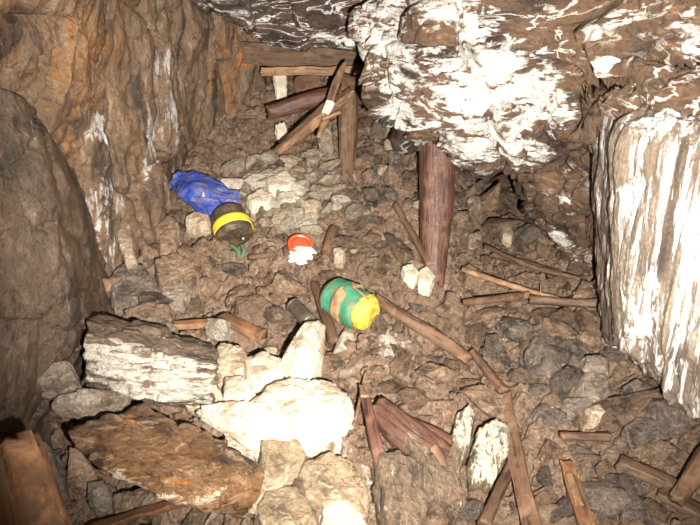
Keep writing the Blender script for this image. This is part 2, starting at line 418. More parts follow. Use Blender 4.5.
# grey-brown face low on the left, nearer than the ochre slab's foot
def d_grey(V): return .035 * fbm(V, 1.6, 3, 33) + .014 * chunks(V, .3, 35, .9, .12) + .008 * fbm(V, 14, 4, 36)
patch('wall_left_foot', [[(-380, 70, 1.05), (-150, 70, 1.5), (-20, 82, 1.95), (25, 98, 2.14), (48, 118, 2.44)],
                         [(-380, 150, 1.0), (-150, 150, 1.42), (-30, 150, 1.86), (40, 150, 2.12), (70, 165, 2.54)],
                         [(-380, 230, .98), (-150, 230, 1.4), (-20, 225, 1.84), (60, 220, 2.1), (92, 228, 2.60)],
                         [(-380, 310, .95), (-150, 310, 1.38), (-10, 305, 1.82), (78, 300, 2.1), (112, 290, 2.62)],
                         [(-380, 400, .93), (-150, 410, 1.36), (0, 400, 1.80), (70, 380, 2.05), (120, 350, 2.40)],
                         [(-380, 560, .9), (-150, 560, 1.35), (0, 500, 1.80), (70, 460, 2.05), (120, 420, 2.40)]], 170, 170, d_grey, M['grey'],
      masks={'white': lambda V: blobs(V, [(P(20, 95, 2.1), .12), (P(55, 115, 2.3), P(60, 140, 2.3), .03), (P(62, 240, 2.1), .12), (P(70, 190, 2.2), .05)]) * .45})

# brow of the ceiling at the top
def d_ceil(V): return .05 * chunks(V, .3, 51, .9, .08) + .015 * chunks(V, .12, 52, 1, .2) + .02 * fbm(V, 4, 3, 53)
patch('ceiling', [[(-100, -260, 1.9), (60, -260, 2.1), (150, -260, 2.2), (260, -260, 2.3), (400, -260, 2.3), (560, -260, 2.2)],
                  [(-20, -120, 2.3), (100, -120, 2.5), (180, -110, 2.7), (260, -110, 2.8), (350, -110, 2.8), (430, -110, 2.8)],
                  [(60, -60, 2.8), (130, -40, 2.9), (190, -25, 3.0), (260, -20, 3.1), (330, -15, 3.1), (400, -15, 3.1)],
                  [(100, -50, 3.2), (160, -25, 3.2), (200, 4, 3.25), (262, 28, 3.3), (330, 42, 3.3), (400, 50, 3.3)],
                  [(110, -60, 3.5), (170, -28, 3.5), (208, 8, 3.45), (262, 34, 3.5), (332, 46, 3.5), (400, 52, 3.5)],
                  [(120, -90, 4.4), (180, -60, 4.6), (212, -20, 4.8), (262, 0, 4.8), (332, 5, 4.8), (420, 5, 4.8)]], 150, 190, d_ceil, M['ceil'],
      masks={'white': lambda V: blobs(V, [(P(200, 2, 3.2), P(255, 30, 3.25), .05), (P(255, 30, 3.25), P(350, 44, 3.25), .035)]) * .9})

# back wall
def d_back(V): return .10 * chunks(V, .42, 61, .8, .25) + .05 * chunks(V, .16, 62, 1, .3) + .03 * fbm(V, 8, 4, 63)
patch('wall_back', [[(180, -60, 4.3), (260, -60, 4.6), (340, -60, 4.9), (420, -40, 4.9), (500, 60, 6.4), (580, 60, 4.9), (700, 60, 4.0)],
                    [(190, 20, 4.2), (260, 20, 4.4), (340, 20, 4.7), (420, 40, 4.9), (500, 120, 6.4), (580, 120, 4.9), (700, 120, 4.0)],
                    [(200, 70, 4.1), (260, 75, 4.3), (340, 75, 4.5), (410, 80, 4.7), (500, 160, 6.2), (580, 160, 4.8), (700, 160, 4.0)],
                    [(210, 110, 4.0), (260, 115, 4.1), (340, 120, 4.3), (410, 130, 4.4), (500, 190, 5.6), (580, 190, 4.6), (700, 200, 4.0)],
                    [(210, 170, 3.9), (270, 180, 3.9), (340, 190, 4.1), (410, 200, 4.2), (500, 240, 4.7), (580, 240, 4.4), (700, 260, 4.0)]],
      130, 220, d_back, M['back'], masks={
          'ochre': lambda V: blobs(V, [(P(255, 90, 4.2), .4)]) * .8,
          'dark': lambda V: blobs(V, [(P(500, 150, 6.2), .9), (P(400, 60, 4.6), .3)]) * .6,  # the far blob is painted shade, blackening the depth of the recess
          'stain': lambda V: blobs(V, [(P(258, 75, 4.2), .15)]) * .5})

# the great overhanging rock with its white crust (it reaches back, so it has a left flank and an underside)
ov = [
 [(352, -230, 3.9), (350, -230, 2.6), (400, -230, 2.2), (480, -230, 1.9), (560, -230, 1.75), (650, -230, 1.6), (760, -230, 1.5), (900, -230, 1.4)],
 [(380, -110, 3.9), (368, -110, 2.85), (400, -110, 2.5), (470, -110, 2.2), (560, -110, 2.05), (650, -110, 1.85), (750, -110, 1.7), (900, -110, 1.55)],
 [(395, -20, 4.0), (362, -12, 3.0), (385, -10, 2.75), (450, -10, 2.5), (550, -10, 2.35), (650, -10, 2.1), (740, -10, 1.9), (900, -10, 1.7)],
 [(400, 40, 4.0), (358, 34, 2.95), (381, 36, 2.74), (440, 40, 2.48), (540, 40, 2.42), (640, 40, 2.2), (740, 40, 2.0), (900, 40, 1.75)],
 [(405, 80, 4.0), (370, 74, 2.95), (392, 74, 2.75), (445, 80, 2.5), (540, 82, 2.50), (625, 80, 2.25), (735, 80, 2.05), (900, 80, 1.8)],
 [(410, 105, 4.0), (394, 98, 3.0), (410, 102, 2.8), (452, 115, 2.55), (535, 115, 2.60), (612, 108, 2.16), (730, 104, 1.92), (900, 104, 1.7)],
 [(420, 125, 4.1), (408, 128, 3.05), (432, 134, 2.85), (465, 146, 2.66), (530, 146, 2.74), (607, 122, 2.2), (720, 114, 1.98), (900, 114, 1.75)],
 [(425, 130, 4.2), (404, 137, 3.15), (430, 143, 3.0), (470, 156, 2.85), (530, 163, 2.95), (606, 128, 2.5), (720, 118, 2.4), (900, 118, 2.2)],
 [(430, 115, 4.6), (412, 125, 4.0), (440, 130, 4.2), (480, 145, 4.3), (535, 150, 4.3), (600, 150, 4.2), (720, 150, 4.0), (900, 150, 3.6)]]
def d_over(V): return .11 * chunks(V * np.array([1, 1, 1.6]), .45, 71, 1.1, .06) + .03 * chunks(V * np.array([.8, 1, 1.6]), .17, 72, 1.1, .12) + .010 * chunks(V, .06, 73, 1, .3) + .03 * fbm(V, 3, 3, 74) + .006 * fbm(V, 20, 3, 75)
patch('ceiling_overhang', ov, 260, 300, d_over, M['over'], masks={
    'white': lambda V: np.maximum(.88 * blobs(V, [(P(380, 40, 2.8), .2), (P(400, 110, 2.8), .15), (P(400, 60, 2.65), .24), (P(480, 90, 2.5), .26), (P(440, 20, 2.5), .2), (P(520, 120, 2.6), .12), (P(460, 130, 2.65), .22)], .08), blobs(V, [
        (P(375, 20, 2.7), P(380, 90, 2.7), .10), (P(385, 30, 2.7), P(400, 60, 2.6), .10), (P(400, 100, 2.75), P(430, 125, 2.75), .12),
        (P(480, 50, 2.45), P(530, 95, 2.5), .12), (P(450, 130, 2.6), P(525, 140, 2.7), .14), (P(480, 20, 2.45), .09), (P(480, 100, 2.5), .12), (P(405, 20, 2.6), .14), (P(440, 75, 2.5), .10),
        (P(555, 100, 2.5), P(575, 125, 2.5), .05), (P(610, 70, 2.2), .05), (P(615, 115, 2.25), P(650, 95, 2.2), .05), (P(700, 60, 2), P(680, 20, 2.05), .05)], .06) * .85),
    'dark': lambda V: blobs(V, [(P(412, 62, 2.6), .085), (P(425, 85, 2.55), .05), (P(455, 45, 2.5), .04), (P(550, 40, 2.4), .11), (P(540, 55, 2.4), P(600, 45, 2.3), .05), (P(590, 10, 2.3), .07), (P(505, 75, 2.5), .03), (P(450, 112, 2.6), P(480, 118, 2.6), .03)], .07) * .62,
    'ochre': lambda V: blobs(V, [(P(400, 5, 2.6), P(440, 10, 2.5), .12), (P(680, 20, 2.0), .25)]) * .8,
    'stain': lambda V: blobs(V, [(P(395, 10, 2.65), .06), (P(430, 6, 2.5), .06)]) * .55})

# the hanging white fluted flank at the right
pl = [
 [(640, 60, 3.4), (606, 88, 2.85), (614, 95, 2.6), (650, 85, 2.45), (700, 85, 2.3), (770, 85, 2.1), (900, 85, 1.9)],
 [(640, 130, 3.4), (604, 130, 2.7), (612, 130, 2.22), (648, 130, 2.0), (700, 130, 1.9), (770, 130, 1.75), (900, 130, 1.55)],
 [(640, 200, 3.4), (604, 200, 2.65), (611, 200, 2.18), (648, 200, 1.96), (700, 200, 1.84), (770, 200, 1.7), (900, 200, 1.5)],
 [(640, 280, 3.4), (606, 280, 2.6), (612, 280, 2.14), (650, 285, 1.94), (700, 290, 1.80), (770, 300, 1.65), (900, 300, 1.45)],
 [(650, 330, 3.3), (610, 325, 2.55), (614, 328, 2.12), (655, 345, 1.93), (700, 365, 1.78), (770, 390, 1.62), (900, 420, 1.4)],
 [(655, 350, 3.3), (616, 345, 2.55), (620, 348, 2.14), (657, 373, 1.98), (700, 408, 1.83), (770, 450, 1.68), (900, 520, 1.45)],
 [(655, 340, 3.3), (630, 340, 2.7), (636, 345, 2.5), (670, 365, 2.4), (715, 395, 2.3), (780, 430, 2.1), (900, 500, 1.9)]]
def d_pil(V):
    q = V * np.array([3.0, 2.0, .16])
    return .035 * ridged(q, 2.0, 3, 81) * .7 + .014 * ridged(q, 7.0, 3, 86) * .6 + .006 * fbm(V * np.array([1, 1, .4]), 30, 3, 83) + .01 * chunks(V * np.array([1.2, 1, .3]), .15, 82, 1, .15)
patch('wall_right', pl, 260, 240, d_pil, M['pillar'], masks={
    'white': lambda V: blobs(V, [(P(640, 130, 2.0), P(645, 340, 1.95), .07), (P(690, 110, 1.9), P(700, 330, 1.8), .07), (P(665, 120, 2), P(668, 330, 1.9), .03)]) * .5,
    'ochre': lambda V: blobs(V, [(P(664, 300, 1.93), .05), (P(610, 290, 2.2), .06)]) * .8})
# recessed rock foot under the white flank
def d_foot(V): return .07 * chunks(V, .3, 91, .9, .2) + .03 * chunks(V, .1, 92, 1, .3) + .015 * fbm(V, 12, 3, 93)
patch('wall_right_foot', [[(606, 335, 3.0), (632, 350, 2.55), (680, 370, 2.35), (740, 380, 2.15), (900, 400, 1.9)],
                          [(606, 370, 2.95), (630, 380, 2.42), (670, 405, 2.2), (740, 420, 2.0), (900, 450, 1.75)],
                          [(610, 400, 2.85), (640, 420, 2.35), (680, 450, 2.12), (740, 470, 1.93), (900, 500, 1.7)],
                          [(616, 430, 2.7), (650, 450, 2.3), (690, 490, 2.1), (740, 520, 1.9), (900, 560, 1.65)]], 110, 120, d_foot, M['grey'])
# brown flank right of the dark recess
def d_alc(V): return .07 * chunks(V, .3, 95, .9, .15) + .035 * chunks(V, .12, 96, 1, .2) + .02 * fbm(V, 8, 4, 97)
patch('wall_recess', [[(511, 120, 5.9), (515, 120, 3.5), (545, 120, 3.1), (600, 120, 2.85), (680, 120, 2.6)],
                      [(517, 165, 5.8), (522, 165, 3.4), (550, 165, 3.05), (600, 165, 2.8), (680, 165, 2.6)],
                      [(527, 200, 5.6), (534, 205, 3.35), (560, 205, 3.0), (605, 205, 2.75), (680, 205, 2.6)],
                      [(543, 228, 5.2), (552, 232, 3.3), (574, 235, 2.98), (612, 240, 2.72), (680, 240, 2.6)],
                      [(562, 270, 4.9), (574, 268, 3.2), (592, 272, 2.95), (622, 280, 2.7), (680, 290, 2.6)],
                      [(585, 310, 4.4), (596, 305, 3.1), (606, 312, 2.9), (630, 320, 2.7), (680, 330, 2.6)],
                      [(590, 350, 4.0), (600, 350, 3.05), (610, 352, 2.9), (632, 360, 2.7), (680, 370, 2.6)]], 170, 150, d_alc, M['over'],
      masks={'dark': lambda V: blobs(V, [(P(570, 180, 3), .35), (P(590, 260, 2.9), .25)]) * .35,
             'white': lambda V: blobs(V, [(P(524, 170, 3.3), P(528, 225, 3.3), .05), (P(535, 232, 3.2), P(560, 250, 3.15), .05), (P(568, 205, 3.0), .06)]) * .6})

# ------------------------------------------------------------------ rocks
ICO = {}
def ico(n):
    if n not in ICO:
        bm = bmesh.new(); bmesh.ops.create_icosphere(bm, subdivisions=n, radius=1)
        V = np.array([v.co[:] for v in bm.verts]); Fc = [tuple(v.index for v in f.verts) for f in bm.faces]; bm.free()
        V /= np.linalg.norm(V, axis=1, keepdims=True); ICO[n] = (V, Fc)
    return ICO[n]
def hull_planes(pts):
    bm = bmesh.new()
    for p in pts: bm.verts.new(p)
    bmesh.ops.convex_hull(bm, input=bm.verts)
    bmesh.ops.recalc_face_normals(bm, faces=bm.faces)
    N_, D_ = [], []
    for f in bm.faces:
        f.normal_update(); n = np.array(f.normal[:]); d = float(n @ np.array(f.verts[0].co[:]))
        if d < 0: n, d = -n, -d
        if np.linalg.norm(n) > .5: N_.append(n); D_.append(max(d, .02))
    bm.free(); return np.array(N_), np.array(D_)
def radial(dirs, N_, D_, k=28.0):
    c = dirs @ N_.T / D_[None]
    c = np.maximum(c, 1e-3)
    return 1.0 / (np.power((c ** k).sum(1), 1 / k))
def hull_rock(name, pts, m, sub=5, rough=.03, strata=0.0, chip=.045, seed=0, k=70.0, masks=None):
    """solid rock: the given corner points span it; broken edges, chips and layering come from relief"""
    pts = np.array(pts, float); c = pts.mean(0); q = pts - c
    sc = np.maximum(np.abs(q).max(0), .01)
    N_, D_ = hull_planes([tuple(v) for v in q / sc])
    dirs, Fc = ico(sub)
    V = dirs * radial(dirs, N_, D_, k)[:, None] * sc
    nrm = V / (np.linalg.norm(V, axis=1, keepdims=True) + 1e-9)
    size = float(np.mean(np.sort(sc)[1:]))
    W = V + c + seed * 3.7
    d = chip * size * chunks(W, size * .55, seed + 3, 1.0, .2) + chip * .5 * size * chunks(W, size * .22, seed + 5, 1, .3) + rough * size * fbm(W, 3.0 / size, 4, seed)
    if strata:
        t = W[:, 2] / (size * .16) + 1.2 * fbm(W, 1.5 / size, 2, seed + 9)
        d += strata * size * (np.abs((t % 1) - .5) * 2 - .5)
    V2 = V + nrm * d[:, None]
    me = np_mesh(name, V2, Fc)
    for kk, f in (masks or {}).items(): attr(me, kk, f(V2 + c))
    o = new_obj(name, me, m); o.location = tuple(c); return o
LANDMARKS = []
def poly_rock(name, poly, m, label, cat='rock', thick=.12, lift=.03, top=.80, dome=.03, Y=None, group=None, sub=5, seed=None, masks=None, **kw):
    """poly: the rock's outline; its face lies on the slope, its body goes down into the heap"""
    if Y is None: rim = [G(x, y, lift) for x, y in poly]
    else: rim = [P(x, y, Y[i] if isinstance(Y, (list, tuple)) else Y) for i, (x, y) in enumerate(poly)]
    rim = np.array(rim); c = rim.mean(0); up = np.array([0, -.35, .94])
    inner = c + (rim - c) * top + up * dome
    low = c + (rim - c) * .92 - up * thick
    mid = rim - up * thick * .25
    pts = np.concatenate([inner, mid, low])
    sd = seed if seed is not None else int(abs(poly[0][0] * 7 + poly[0][1] * 3)) % 97
    o = hull_rock(name, pts, m, sub, seed=sd, masks=masks, **kw)
    tag(o, label, cat, group)
    return o
def hexa(name, corners, m, label, cat='rock', sub=6, seed=0, masks=None, group=None, **kw):
    o = hull_rock(name, [P(*c) for c in corners], m, sub, seed=seed, masks=masks, **kw)
    return tag(o, label, cat, group)

def face_mask(a, b, c, depth, lo=0.0):
    a, b, c = P(*a), P(*b), P(*c); n = np.cross(b - a, c - a); n /= np.linalg.norm(n)
    if n @ (CAMP - a) < 0: n = -n
    def f(V):
        d = (V - a) @ n + .008 * noise(V * 30, 55)
        return np.clip(sstep(-depth, -depth * .4, d), 0, 1)
    return f
# big layered blocks at lower left
hexa('rock_block', [(84, 334, 1.90), (218, 366, 1.84), (212, 406, 1.85), (78, 380, 1.89), (150, 400, 1.855), (94, 312, 2.14), (213, 342, 2.14), (215, 362, 2.02), (100, 405, 2.25), (215, 415, 2.2), (150, 398, 1.88), (140, 352, 1.89), (88, 322, 2.0)],
     M['layer'], 'big layered rock block with grey top and cream white broken front face', strata=.03, seed=3, chip=.05,
     masks={'white': lambda V: 1.5 * face_mask((84, 334, 1.90), (78, 380, 1.89), (212, 406, 1.85), .045)(V) * (.75 + .35 * noise(V * np.array([22, 5, 5]), 3)),
            'stain': lambda V: blobs(V, [(P(138, 375, 1.87), P(142, 392, 1.87), .02), (P(152, 375, 1.87), P(150, 395, 1.87), .015)], .015) * .6})
hexa('rock_block', [(66, 424, 1.66), (145, 402, 1.78), (262, 466, 1.62), (264, 480, 1.56), (200, 490, 1.48), (255, 520, 1.50), (190, 508, 1.46), (70, 440, 1.58), (100, 470, 1.52), (90, 460, 1.75), (150, 470, 1.85), (260, 520, 1.7), (220, 440, 1.72)],
     M['rustrock'], 'big rusty brown rock block with a rippled tan front edge, lowest left', strata=.05, seed=8, chip=.06,
     masks={'white': lambda V: blobs(V, [(P(215, 505, 1.5), P(250, 510, 1.5), .03), (P(112, 470, 1.53), P(190, 503, 1.47), .03), (P(195, 500, 1.48), P(255, 508, 1.5), .04)], .03) * .9,
            'stain': lambda V: blobs(V, [(P(125, 420, 1.7), .06), (P(180, 480, 1.5), .07)], .03) * .7})
# pale blocks in the glare
poly_rock('rock', [(262, 385), (290, 372), (325, 374), (352, 384), (357, 405), (350, 425), (322, 440), (285, 448), (240, 440), (215, 425), (250, 405)], M['white_rock'],
          'largest white boulder, flat and glaring in the flash, below the pointed white rock', thick=.16, lift=.13, top=.8, dome=.02, sub=6, strata=.02)
poly_rock('rock', [(285, 345), (308, 318), (326, 318), (324, 345), (312, 368), (290, 372), (278, 362)], M['white_rock'],
          'pointed white rock standing under the metal cylinder', thick=.14, lift=.14, top=.55, dome=.05, sub=6,
          masks={'dark': lambda V: blobs(V, [(P(290, 350, 2.0), .04)]) * .2})
poly_rock('rock', [(208, 366), (218, 342), (245, 348), (252, 362), (246, 378), (220, 380)], M['stone_pale'], 'cream rock with a slanting ridge right of the layered block', thick=.12, lift=.11, sub=6, strata=.03)
poly_rock('rock', [(240, 362), (262, 352), (288, 360), (284, 378), (262, 388), (246, 384)], M['white_rock'], 'white angular rock wedged above the largest white boulder', thick=.12, lift=.10)
poly_rock('rock', [(185, 372), (212, 375), (222, 392), (205, 405), (184, 400)], M['stone_pale'], 'orange stained pale rock at the right end of the layered block', thick=.10, lift=.12,
          masks={'stain': lambda V: blobs(V, [(P(203, 385, 1.85), .05)], .02) * .7})
poly_rock('rock', [(222, 380), (246, 378), (256, 392), (248, 404), (222, 402)], M['white_rock'], 'small cream block between layered block and largest white boulder', thick=.1, lift=.11)
poly_rock('rock_slab', [(192, 410), (225, 404), (275, 406), (282, 420), (262, 440), (225, 428)], M['white_rock'], 'thin pale slab lying over the rusty block', thick=.05, lift=.12, sub=6, strata=.04)
poly_rock('rock', [(258, 442), (300, 440), (312, 458), (300, 480), (272, 486), (258, 462)], M['tan_rock'], 'cream rock cracked across, under the largest white boulder', thick=.12, lift=.10, strata=.03)
poly_rock('rock', [(300, 462), (330, 450), (356, 462), (374, 490), (366, 520), (330, 525), (300, 505), (292, 480)], M['tan_rock'], 'wide tan white rock at the bottom left of the upright split stake', thick=.14, lift=.10, sub=6, strata=.02)
poly_rock('rock', [(262, 490), (300, 484), (318, 505), (325, 540), (262, 545), (250, 515)], M['tan_rock'], 'pale rock cut by the lower picture edge beside the rusty block', thick=.12, lift=.10)
poly_rock('rock', [(318, 500), (350, 500), (368, 520), (365, 550), (318, 550)], M['white_rock'], 'glaring white rock at the lower picture edge', thick=.1, lift=.11)
poly_rock('rock', [(372, 452), (395, 448), (425, 462), (430, 500), (425, 545), (385, 550), (376, 500)], M['streak'], 'dark slab streaked with cream bands below the rust red log', thick=.12, lift=.08, sub=6,
          masks={'white': lambda V: blobs(V, [(P(372, 500, 1.5), P(392, 525, 1.48), .02)]) * .8})
poly_rock('rock', [(455, 415), (470, 402), (476, 412), (470, 445), (456, 470), (448, 455)], M['streak'], 'white faced upright slab left of the two streaked slabs', thick=.12, lift=.09, sub=6,
          masks={'white': lambda V: blobs(V, [(G(468, 415, .1), G(462, 445, .1), .06)]) * 1.1})
poly_rock('rock', [(476, 430), (496, 418), (512, 424), (508, 452), (494, 478), (470, 484), (468, 462)], M['streak'], 'upright slab with cream yellow face against the long plank', thick=.12, lift=.09, sub=6,
          masks={'white': lambda V: blobs(V, [(G(496, 432, .1), G(484, 470, .1), .075)]) * 1.1})
poly_rock('rock', [(400, 430), (432, 438), (460, 470), (468, 500), (430, 505), (410, 480)], M['streak'], 'greenish streaked slab under the short leaning stick', thick=.10, lift=.05, sub=6)
# grey slabs by the left wall
poly_rock('rock_slab', [(20, 364), (72, 362), (82, 384), (62, 396), (40, 392)], M['stone_grey'], 'flat grey slab left of the layered block', thick=.05, lift=.26)
poly_rock('rock_slab', [(48, 402), (90, 392), (132, 394), (128, 406), (92, 412), (52, 410)], M['stone_grey'], 'thin dirty grey slab under the front of the layered block', thick=.05, lift=.27)
poly_rock('rock', [(0, 372), (10, 370), (10, 390), (0, 396), (-12, 388)], M['stone_grey'], 'small grey rock at the left picture edge', thick=.06, lift=.26)
poly_rock('rock', [(88, 485), (106, 482), (114, 494), (110, 506), (94, 510), (86, 500)], M['stone_grey'], 'rounded light grey stone in the hollow below the rusty block', thick=.08, lift=.12)
poly_rock('rock', [(28, 450), (48, 440), (60, 462), (64, 490), (48, 498), (36, 480)], M['stone_grey'], 'dark rock behind the broken plank end', thick=.1, lift=.14)
poly_rock('rock', [(70, 448), (84, 450), (94, 470), (86, 482), (66, 484)], M['stone_brown'], 'dark brown rock tucked beneath the rusty block', thick=.08, lift=.12)
poly_rock('rock', [(110, 498), (150, 490), (170, 500), (150, 515), (112, 514)], M['stone_brown'], 'brown rock lying on the thin plank at the bottom', thick=.06, lift=.10)
poly_rock('rock', [(0, 448), (25, 430), (40, 442), (30, 470), (0, 470)], M['stone_brown'], 'blackish rock above the broken plank end', thick=.08, lift=.12)
poly_rock('rock', [(105, 282), (125, 262), (148, 268), (160, 290), (150, 306), (112, 308)], M['stone_grey'], 'dark wet boulder at the foot of the ochre wall', thick=.12, lift=.07, sub=6)
poly_rock('rock', [(152, 262), (175, 252), (196, 262), (205, 280), (190, 296), (158, 300)], M['stone_brown'], 'wide brown boulder right of the dark wet boulder', thick=.12, lift=.05, sub=6)
poly_rock('rock', [(160, 290), (178, 280), (196, 290), (184, 306), (162, 308)], M['stone_grey'], 'shiny stone under the wide brown boulder', thick=.08, lift=.05)
poly_rock('rock', [(118, 315), (150, 303), (175, 308), (172, 322), (140, 326)], M['stone_brown'], 'flat brown slab behind the layered block', thick=.08, lift=.06, strata=.04)
poly_rock('rock', [(135, 322), (165, 318), (178, 328), (160, 338), (140, 334)], M['stone_grey'], 'wet grey lump touching the top of the layered block', thick=.06, lift=.07)
poly_rock('rock', [(232, 300), (262, 296), (276, 308), (262, 322), (236, 318)], M['stone_brown'], 'muddy block left of the metal cylinder', thick=.08, lift=.04)
poly_rock('rock', [(152, 232), (170, 214), (182, 226), (176, 248), (160, 255)], M['stone_brown'], 'upright brown rock beneath the blue bag', thick=.10, lift=.06)
poly_rock('rock', [(184, 220), (196, 214), (212, 218), (210, 227), (194, 232), (185, 228)], M['stone_pale'], 'clean cream stone between the blue bag and the yellow banded can', thick=.06, lift=.05)
poly_rock('rock', [(245, 200), (262, 190), (276, 198), (270, 208), (250, 210)], M['white_rock'], 'white stone just right of the blue bag', thick=.06, lift=.04)
poly_rock('rock', [(262, 184), (285, 172), (300, 182), (292, 192), (268, 196)], M['white_rock'], 'white slab highest of the bright stones', thick=.06, lift=.04)
poly_rock('rock', [(300, 206), (314, 201), (324, 207), (318, 216), (304, 218)], M['stone_pale'], 'pale square stone above the orange lid', thick=.06, lift=.03)
poly_rock('rock', [(276, 196), (296, 194), (304, 202), (290, 208), (276, 206)], M['white_rock'], 'flat white stone in the middle of the bright stones', thick=.05, lift=.03)
poly_rock('rock', [(272, 212), (292, 210), (298, 220), (284, 230), (270, 224)], M['stone_pale'], 'tan white stone under the bright stones', thick=.05, lift=.03)
poly_rock('rock', [(344, 212), (352, 205), (370, 210), (372, 217), (350, 220)], M['stone_grey'], 'smooth grey wedge stone above the long stick', thick=.05, lift=.03)
poly_rock('rock', [(332, 252), (340, 250), (347, 256), (343, 264), (334, 263)], M['stone_pale'], 'round pale pebble right of the orange lid', thick=.04, lift=.03, sub=4)
poly_rock('rock', [(445, 292), (455, 295), (466, 312), (464, 322), (456, 320), (444, 304)], M['stone_brown'], 'orange brown elongated stone below the mine post', thick=.06, lift=.05,
          masks={'stain': lambda V: np.full(len(V), .45)})
poly_rock('rock', [(400, 270), (412, 266), (420, 276), (414, 284), (404, 280)], M['white_rock'], 'white glassy quartz lump left of the mine post foot', thick=.04, lift=.05)
poly_rock('rock', [(416, 274), (428, 268), (436, 280), (430, 292), (418, 288)], M['white_rock'], 'shiny white quartz lump touching the mine post foot', thick=.04, lift=.05)
poly_rock('rock', [(578, 375), (592, 372), (610, 376), (612, 390), (602, 400), (584, 398), (576, 388)], M['stone_grey'], 'largest rounded grey stone left of the white fluted wall foot', thick=.10, lift=.06, top=.68, chip=.02, sub=6)
poly_rock('rock', [(580, 357), (600, 356), (612, 362), (610, 374), (592, 376), (580, 370)], M['stone_grey'], 'grey brown stone on top of the largest rounded grey stone', thick=.08, lift=.06, top=.68, chip=.02)
poly_rock('rock', [(580, 412), (598, 406), (606, 416), (596, 428), (584, 426)], M['stone_pale'], 'grey stone with a white spot, under the rounded grey stones', thick=.07, lift=.04)
poly_rock('rock', [(560, 402), (590, 400), (594, 408), (576, 414), (562, 410)], M['stone_grey'], 'flat bluish stone between rounded grey stones', thick=.05, lift=.04)
poly_rock('rock', [(570, 300), (580, 282), (592, 284), (594, 296), (584, 304)], M['stone_brown'], 'rounded brown stone in the crook below the recess flank', thick=.06, lift=.04)
poly_rock('rock', [(466, 200), (476, 196), (488, 206), (484, 210), (468, 208)], M['stone_pale'], 'white stone high in the dark recess', thick=.05, lift=.04, sub=4)
poly_rock('rock', [(498, 228), (508, 222), (514, 236), (512, 242), (502, 240)], M['stone_pale'], 'biggest white stone in the dark recess', thick=.05, lift=.05, sub=4)
poly_rock('rock', [(468, 236), (480, 232), (484, 240), (474, 246), (468, 244)], M['stone_pale'], 'low white stone beside the mine post in the recess', thick=.05, lift=.04, sub=4)
poly_rock('rock', [(116, 222), (131, 219), (134, 240), (137, 262), (126, 266), (118, 245)], M['stone_pale'], 'narrow upright yellow orange rock tooth against the left wall', thick=.05, lift=.16,
          masks={'stain': lambda V: np.full(len(V), .50)})

# ------------------------------------------------------------------ timber
def frame_from(d):
    d = d / np.linalg.norm(d); a = np.array([0, 0, 1.]) if abs(d[2]) < .9 else np.array([1., 0, 0])
    x = np.cross(a, d); x /= np.linalg.norm(x); return x, np.cross(d, x), d
def timber(name, pts, rad, m, label=None, cat='timber', group=None, shape='round', flat=(1, 1), seed=0, knob=.10, parent=None, NR=26, NL=None, split=0.0, roll=0.0):
    """log, pole or board along pts with radii rad; ends are closed and splintered"""
    pts = np.array(pts, float); rad = np.array(rad if hasattr(rad, '__len__') else [rad] * len(pts), float)
    L = np.linalg.norm(np.diff(pts, axis=0), axis=1).sum(); NL = NL or max(16, int(L / .012))
    C = catmull(pts, NL); rr = catmull(rad[:, None], NL)[:, 0]
    o0 = pts[0]; V = []; g = []
    x, y, d = frame_from(pts[-1] - pts[0])
    x, y = x * math.cos(roll) + y * math.sin(roll), y * math.cos(roll) - x * math.sin(roll)
    th = np.linspace(0, 2 * np.pi, NR, endpoint=False)
    if shape == 'box':
        c_, s_ = np.cos(th), np.sin(th); e = .22
        cx = np.sign(c_) * np.abs(c_) ** e; cy = np.sign(s_) * np.abs(s_) ** e
    else: cx, cy = np.cos(th), np.sin(th)
    s = np.linspace(0, L, NL)
    for i in range(NL):
        ring = C[i] + rr[i] * (cx[:, None] * x * flat[0] + cy[:, None] * y * flat[1])
        V.append(ring); g.append(np.stack([cx * rr[i] * flat[0], cy * rr[i] * flat[1], np.full(NR, s[i])], 1))
    V = np.concatenate(V); g = np.concatenate(g)
    out = V - np.repeat(C, NR, 0); on = out / (np.linalg.norm(out, axis=1, keepdims=True) + 1e-9)
    rm = float(rad.mean())
    knob = max(knob, .16) if shape == 'box' or knob == .10 else knob
    gs = g / rm * np.array([1, 1, .18]) + seed * 5.1
    V = V + ((noise(np.stack([g[:, 2] / rm * .35, g[:, 2] * 0, g[:, 2] * 0], 1) + seed * 3.3, 5) * rm * .16)[:, None] * y)
    dd = knob * rm * (fbm(gs, .9, 3, seed) + .5 * ridged(gs * np.array([2.4, 2.4, .7]), 1.2, 3, seed + 4) * .6)
    V = V + on * dd[:, None]
    # splintered ends
    k = np.repeat(np.arange(NL), NR); jag = noise(np.stack([g[:, 0] / rm * 2.2, g[:, 1] / rm * 2.2, np.where(k < NL / 2, 0, 9.)], 1) + seed, 77)
    endw = np.clip(1 - np.minimum(s[k], L - s[k]) / (rm * 2.2 + 1e-6), 0, 1)
    V = V + d[None] * (jag * endw * rm * (.5 + split) * np.where(k < NL / 2, -1, 1))[:, None]
    V = np.vstack([V, C[0] - d * 0, C[-1]]); g = np.vstack([g, [0, 0, 0], [0, 0, L]])
    f = []
    for i in range(NL - 1):
        for j in range(NR):
            a = i * NR + j; b = i * NR + (j + 1) % NR; f.append((a, b, b + NR, a + NR))
    a0, a1 = len(V) - 2, len(V) - 1
    for j in range(NR):
        f.append((a0, (j + 1) % NR, j)); b = (NL - 1) * NR; f.append((a1, b + j, b + (j + 1) % NR))
    V = V - o0
    me = np_mesh(name, V, f, True); vattr(me, 'gco', g)
    o = new_obj(name, me, m, parent); o.location = tuple(o0)
    if parent is None: tag(o, label, cat, group)
    else: o.location = tuple(o0 - np.array(parent.location))
    return o
STICKS = []
def rpx(w, p): return w * .5 * dist(p) / FPX      # half width in metres of w pixels at p
